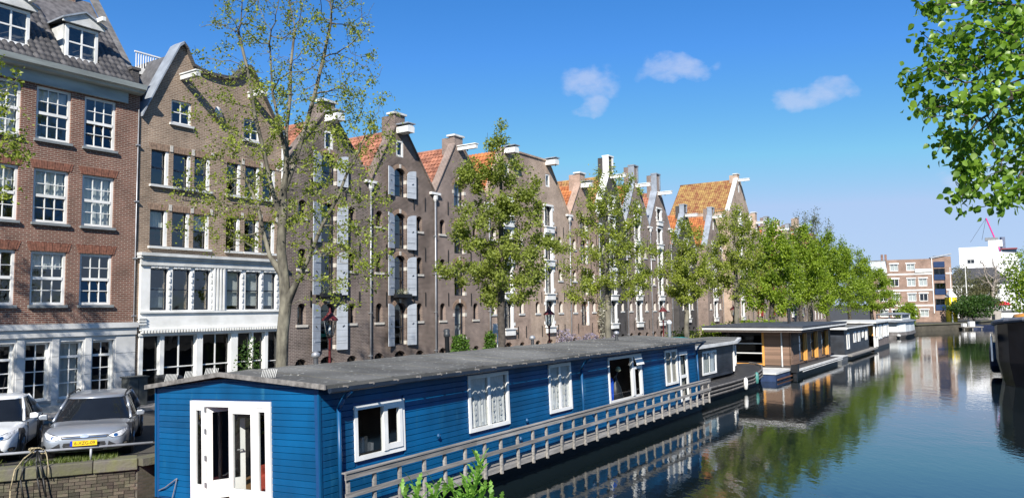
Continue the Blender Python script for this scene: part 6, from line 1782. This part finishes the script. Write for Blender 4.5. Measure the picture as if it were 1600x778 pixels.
for a, b in ((.0, 2.6), (7.0, 9.7)):
    MB().loft([[(X0 + a, -.1, 8.9), (X0 + b, -.1, 8.9), (X0 + b, 1, 8.9), (X0 + a, 1, 8.9)], [(X0 + a, .5, 10.7), (X0 + b, .5, 10.7), (X0 + b, 1.4, 10.7), (X0 + a, 1.4, 10.7)]]).build('mansard', LEAD, fb_)
    MB().box(X0 + a, X0 + b, -.25, .1, 8.62, 8.9).box(X0 + a, X0 + b, .4, 1.5, 10.7, 10.9).build('mansard_trim', WHITE, fb_)
MB().loft([[(X0 + 9.5, -.2, 10.9), (X0 + WB + .1, -.2, 11.5), (X0 + WB + .1, 2, 11.5), (X0 + 9.5, 2, 10.9)], [(X0 + 9.5, -.2, 11.15), (X0 + WB + .1, -.2, 11.75), (X0 + WB + .1, 2, 11.75), (X0 + 9.5, 2, 11.15)]]).build('tower_roof', LEAD, fb_)
for x in (1.9, 2.5): MB().box(X0 + x, X0 + x + .35, 2, 2.4, 10.5, 12.0).build('chimney', BR_RED, fb_)
MB().box(X0, X0 + WB, .3, 9, 10.85, 10.9).build('roof', FELT, fb_)
# yellow kiosk, flag poles, low white house
ky = empty('yellow_kiosk', Vector((pxz(1486, 131), 131, QZ)), 0, 'bright yellow kiosk with a white pointed roof by the salmon block', 'kiosk')
MB().box(-.65, .65, 0, 1.3, 0, 4.2).build('body', mat('yellow_panel', (.8, .6, .02), .5, .08), ky)
MB().loft([[(-.75, -.1, 4.2), (.75, -.1, 4.2), (.75, 1.4, 4.2), (-.75, 1.4, 4.2)], [(-.05, .6, 5.6), (.05, .6, 5.6), (.05, .7, 5.6), (-.05, .7, 5.6)]]).build('roof', WHITED, ky)
for i, px in enumerate((1484, 1508)):
    fp = empty('flag_pole', Vector((pxz(px, 130 + 2 * i), 130 + 2 * i, QZ)), 0, ('white flag pole rising behind the yellow kiosk', 'white flag pole in front of the olive trees')[i], 'pole')
    MB().tube((0, 0, 0), (0, 0, 10.5 - (1 - i) * 1.5), .09, .05, 8).build('mast', WHITE, fp); MB().lathe([(.05, 0), (.13, .1), (.02, .22)], 8, (0, 0, 10.5 - (1 - i) * 1.5)).build('finial', WHITE, fp)
lw = empty('white_house', Vector((pxz(1526, 165), 165, QZ - 1.6)), R(-28), 'low white house with a dark hipped roof beside the white hotel', 'house')
MB().wall(rect(-6, 6, 0, 9), [rect(-5 + i * 2, -4 + i * 2, z, z + 1.6) for i in range(5) for z in (1, 4, 6.6)], 0, .3).box(-6, -5.7, .3, 8, 0, 9).box(5.7, 6, .3, 8, 0, 9).build('wall', WHITE, lw)
interior(lw, -5.7, 5.7, .1, 8.9)
for i in range(5):
    for z in (1, 4, 6.6): window(lw, -5 + i * 2, -4 + i * 2, z, z + 1.6, .1, 2, 2, WHITED, .1, .05)
MB().loft([[(-6.4, -.4, 9), (6.4, -.4, 9), (6.4, 8.4, 9), (-6.4, 8.4, 9)], [(-3.4, 3.4, 12.4), (3.4, 3.4, 12.4), (3.4, 4.4, 12.4), (-3.4, 4.4, 12.4)]]).build('roof', mat('charcoal_roof', (.05, .05, .055), .7), lw)
ht = empty('white_hotel', Vector((pxz(1545, 190), 190, QZ)), R(-30), 'tall white rendered building with roof machinery in the distance', 'building')
BWH = mat('white_render', (.8, .8, .8), .7, .04, .5)
hw_ = [(-4.6, -2.9, 12.9, 14.0), (-4.6, -2.9, 9.6, 11.2)] + [(2.9 + i * 1.1, 3.6 + i * 1.1, z, z + 1.2) for i in range(3) for z in (12.2, 9.4, 6.4, 3.4)]
MB().wall([(-6.2, 0), (6.4, 0), (6.4, 15.2), (2.2, 15.6), (2.2, 17.0), (-6.2, 17.0)], [rect(*q) for q in hw_], 0, .3).box(-6.2, -5.9, .3, 10, 0, 16.8).box(6.1, 6.4, .3, 10, 0, 14.9).box(-6.2, 6.4, 10, 10.3, 0, 14.5).box(-6.2, 2.2, .3, 10, 16.7, 16.9).box(2.2, 6.4, .3, 10, 14.9, 15.1).build('wall', BWH, ht)
interior(ht, -5.9, 6.1, .1, 14.3)
for q in hw_: window(ht, *q, .1, 2, 1, WHITED, .12, .08)
MB().box(-5.2, -1.6, -1.0, 0, 9.1, 9.3).build('balcony', WHITED, ht)
MB().box(.2, 3.2, 1, 3, 17.0, 18.6).build('roof_hut', WHITE, ht); MB().box(-.4, 2.4, 1, 3, 18.6, 19.3).build('roof_plant', mat('steel_plant', (.2, .21, .22), .5, metal=.4), ht)
MB().box(3, 6.0, .5, 4, 15.1, 16.2).build('penthouse', GLD, ht); MB().box(2.8, 6.2, .3, 4.2, 16.2, 16.5).build('penthouse_roof', mat('maroon_roof', (.2, .04, .05), .6), ht)
cr = empty('crane', Vector((pxz(1556, 200), 200, QZ)), 0, 'magenta pink crane jib standing above the white hotel', 'crane')
PINK = mat('magenta_crane_paint', (.55, .02, .2), .5)
MB().bar((1.6, 0, 0), (1.6, 0, 17), .5, .5).build('tower', mat('crane_grey', (.2, .2, .2), .6), cr)
for dx in (-.2, .2): MB().bar((1.6 + dx, dx, 16), (-1.8 + dx, dx, 25.2), .16, .16).build('jib_chord', PINK, cr)
for k_ in range(9): MB().bar((1.4 - k_ * .38, -.2, 16 + k_ * 1.02), (1.8 - (k_ + 1) * .38, .2, 16 + (k_ + 1) * 1.02), .08, .08).build('lattice', PINK, cr)
MB().tube((-1.8, 0, 25.2), (-6.2, 0, 19), .04, n=4).tube((-1.8, 0, 25.2), (-3.2, 0, 19.5), .04, n=4).build('stay_cable', IRON, cr)
MB().box(1.7, 2.6, -.4, .4, 17.2, 20.2).build('cab', mat('crane_cab', (.12, .14, .2), .5), cr)
# end bridge with stone abutment
br = empty('stone_bridge', Vector((pxz(1570, 146), 146, 0)), R(12), 'low stone abutment and dark bridge deck at the end of the canal', 'bridge')
MB().box(-4.3, -1.4, 0, 6, -.5, 2.7).build('abutment', mat('pale_ashlar', (.33, .3, .26), .85, .25, .8, bump=.4, bscale=4), br)
MB().box(-2.0, 26, .3, 6, 2.3, 2.75).build('deck', mat('bridge_deck', (.1, .1, .1), .7), br)
MB().box(-3.6, -2.9, -.05, 0, .2, 2.1).build('niche', BLACKP, br)
rl = empty('railing', (0, 0, 0), parent=br)
for x in np.arange(-4, 26, .5): ubox('baluster', IRON, rl, x, x + .05, .4, .45, 2.75, 3.75)
ubox('handrail', IRON, rl, -4.2, 26, .38, .48, 3.75, 3.83)
for i, (px, c_, lab) in enumerate(((1563, (.5, .02, .04), 'red cafe parasol on the terrace beyond the end bridge'), (1588, (.8, .8, .78), 'white cafe parasol on the terrace beyond the end bridge'))):
    ps = empty('cafe_parasol', Vector((pxz(px, 154), 154, QZ)), 0, lab, 'parasol')
    MB().tube((0, 0, 0), (0, 0, 3.4), .04, n=6).build('pole', WHITE, ps); MB().lathe([(1.9, 2.6), (1.0, 3.2), (.05, 3.5)], 8).build('canopy', mat('parasol_%d' % i, c_, .8), ps)
# landing stage and small boat at the end bank
ls = empty('landing_stage', Vector((pxz(1510, 125), 125, 0)), R(8), 'small wooden landing stage with white planters at the canal end', 'jetty')
MB().box(-1.6, 1.8, -.8, 1, .35, .5).build('deck', GREYWOOD, ls)
for x in (-1.5, 0, 1.6): MB().tube((x, -.6, -.5), (x, -.6, .5), .08).build('pile', GREYWOOD, ls)
ubox('planter', WHITE, ls, -.2, .7, -.3, .2, .5, 1.3); ubox('planter', WHITE, ls, -1.4, -.8, -.3, .2, .5, 1.0)
sb = empty('rowing_boat', Vector((pxz(1532, 128), 128, 0)), R(8), 'dark blue open boat moored by the landing stage', 'boat')
MB().loft([[(x, -w, z), (x, -w * .7, -.2), (x, w * .7, -.2), (x, w, z)] for x, w, z in ((-2.2, .2, .9), (-1.4, .8, .7), (0, 1, .6), (1.8, .9, .62), (2.3, .6, .7))]).build('boat_hull', mat('navy_boat', (.02, .03, .07), .5), sb)
# ================================================================== FOREGROUND
bp = empty('bridge_parapet', (0, 0, 0), 0, 'low stone bridge ledge under the viewer where weeds grow', 'wall')
MB().box(-6, 9, 4.2, 7.0, -.5, 2.3).build('masonry', BR_Q, bp)
MB().box(-6.1, 9.1, 4.1, 7.1, 2.3, 2.36).build('coping_slab', COPE, bp)
WEED = leafmat('fresh_weed_leaf', (.12, .26, .035), (.26, .45, .09), .4, .4)
def weed(base, label, stems, seed, yl=1.0):
    random.seed(seed)
    e = empty('weed_plant', base, 0, label, 'plant', 'weeds growing at the bridge foot')
    sb_ = MB(); v, fs, col = [], [], []
    for (ax, ay, hgt, nl, ll) in stems:
        pts = [Vector((ax * t_ ** 1.3, ay * t_, hgt * t_)) for t_ in np.linspace(0, 1, 7)]
        for a, b in zip(pts[:-1], pts[1:]): sb_.tube(a, b, .009, .006, 5)
        for k_ in range(nl):
            t_ = (k_ + .6) / nl; i = min(5, int(t_ * 6)); p = pts[i].lerp(pts[i + 1], t_ * 6 - i)
            a = k_ * 2.4 + random.uniform(-.4, .4); L_l = ll * (1.15 - .55 * t_) * random.uniform(.8, 1.2)
            L_l *= 1.25; dr = Vector((math.cos(a), math.sin(a), 0)); wl = L_l * .115
            side = Vector((-dr.y, dr.x, 0)); rise_ = .75 + .5 * t_
            N_s = 9; prev = None; k0 = len(v)
            for j in range(N_s + 1):
                u = j / N_s
                c_ = p + dr * (L_l * u * .62) + Vector((0, 0, L_l * (rise_ * u - .75 * u * u * (1 - t_ * .6))))
                ww = wl * math.sin(math.pi * min(1, u * .93 + .07)) * (1.5 if j % 2 else .7)
                v += [tuple(c_ + side * ww + Vector((0, 0, ww * .35))), tuple(c_), tuple(c_ - side * ww + Vector((0, 0, ww * .35)))]
            for j in range(N_s):
                q = k0 + 3 * j
                fs += [(q, q + 1, q + 4, q + 3), (q + 1, q + 2, q + 5, q + 4)]; cc_ = random.random(); col += [cc_, cc_]
    sb_.build('stem', WEED, e, fixn=True)
    b = MB(); b.v = v; b.f = fs
    o = b.build('foliage', WEED, e, fixn=False, smooth=True)
    at = o.data.attributes.new('rnd', 'FLOAT', 'FACE'); at.data.foreach_set('value', col)
    at2 = o.data
weed((-.42, 6.9, 2.36), 'tall bright green weed with jagged leaves before the boat railing', [(.12, 0, .6, 30, .2), (.0, .0, .4, 18, .2), (-.14, .05, .35, 16, .18), (.16, .05, .34, 16, .18)], 5)
weed((-.78, 6.9, 2.36), 'lower bright green weed left of the tall one', [(-.1, 0, .38, 13, .2), (.1, 0, .38, 13, .2), (-.22, 0, .34, 12, .18), (.2, .05, .36, 13, .2)], 6)
weed((-.26, 6.9, 2.34), 'small bright green weed right of the tall one', [(.05, 0, .3, 12, .18), (.14, 0, .26, 11, .17)], 9)
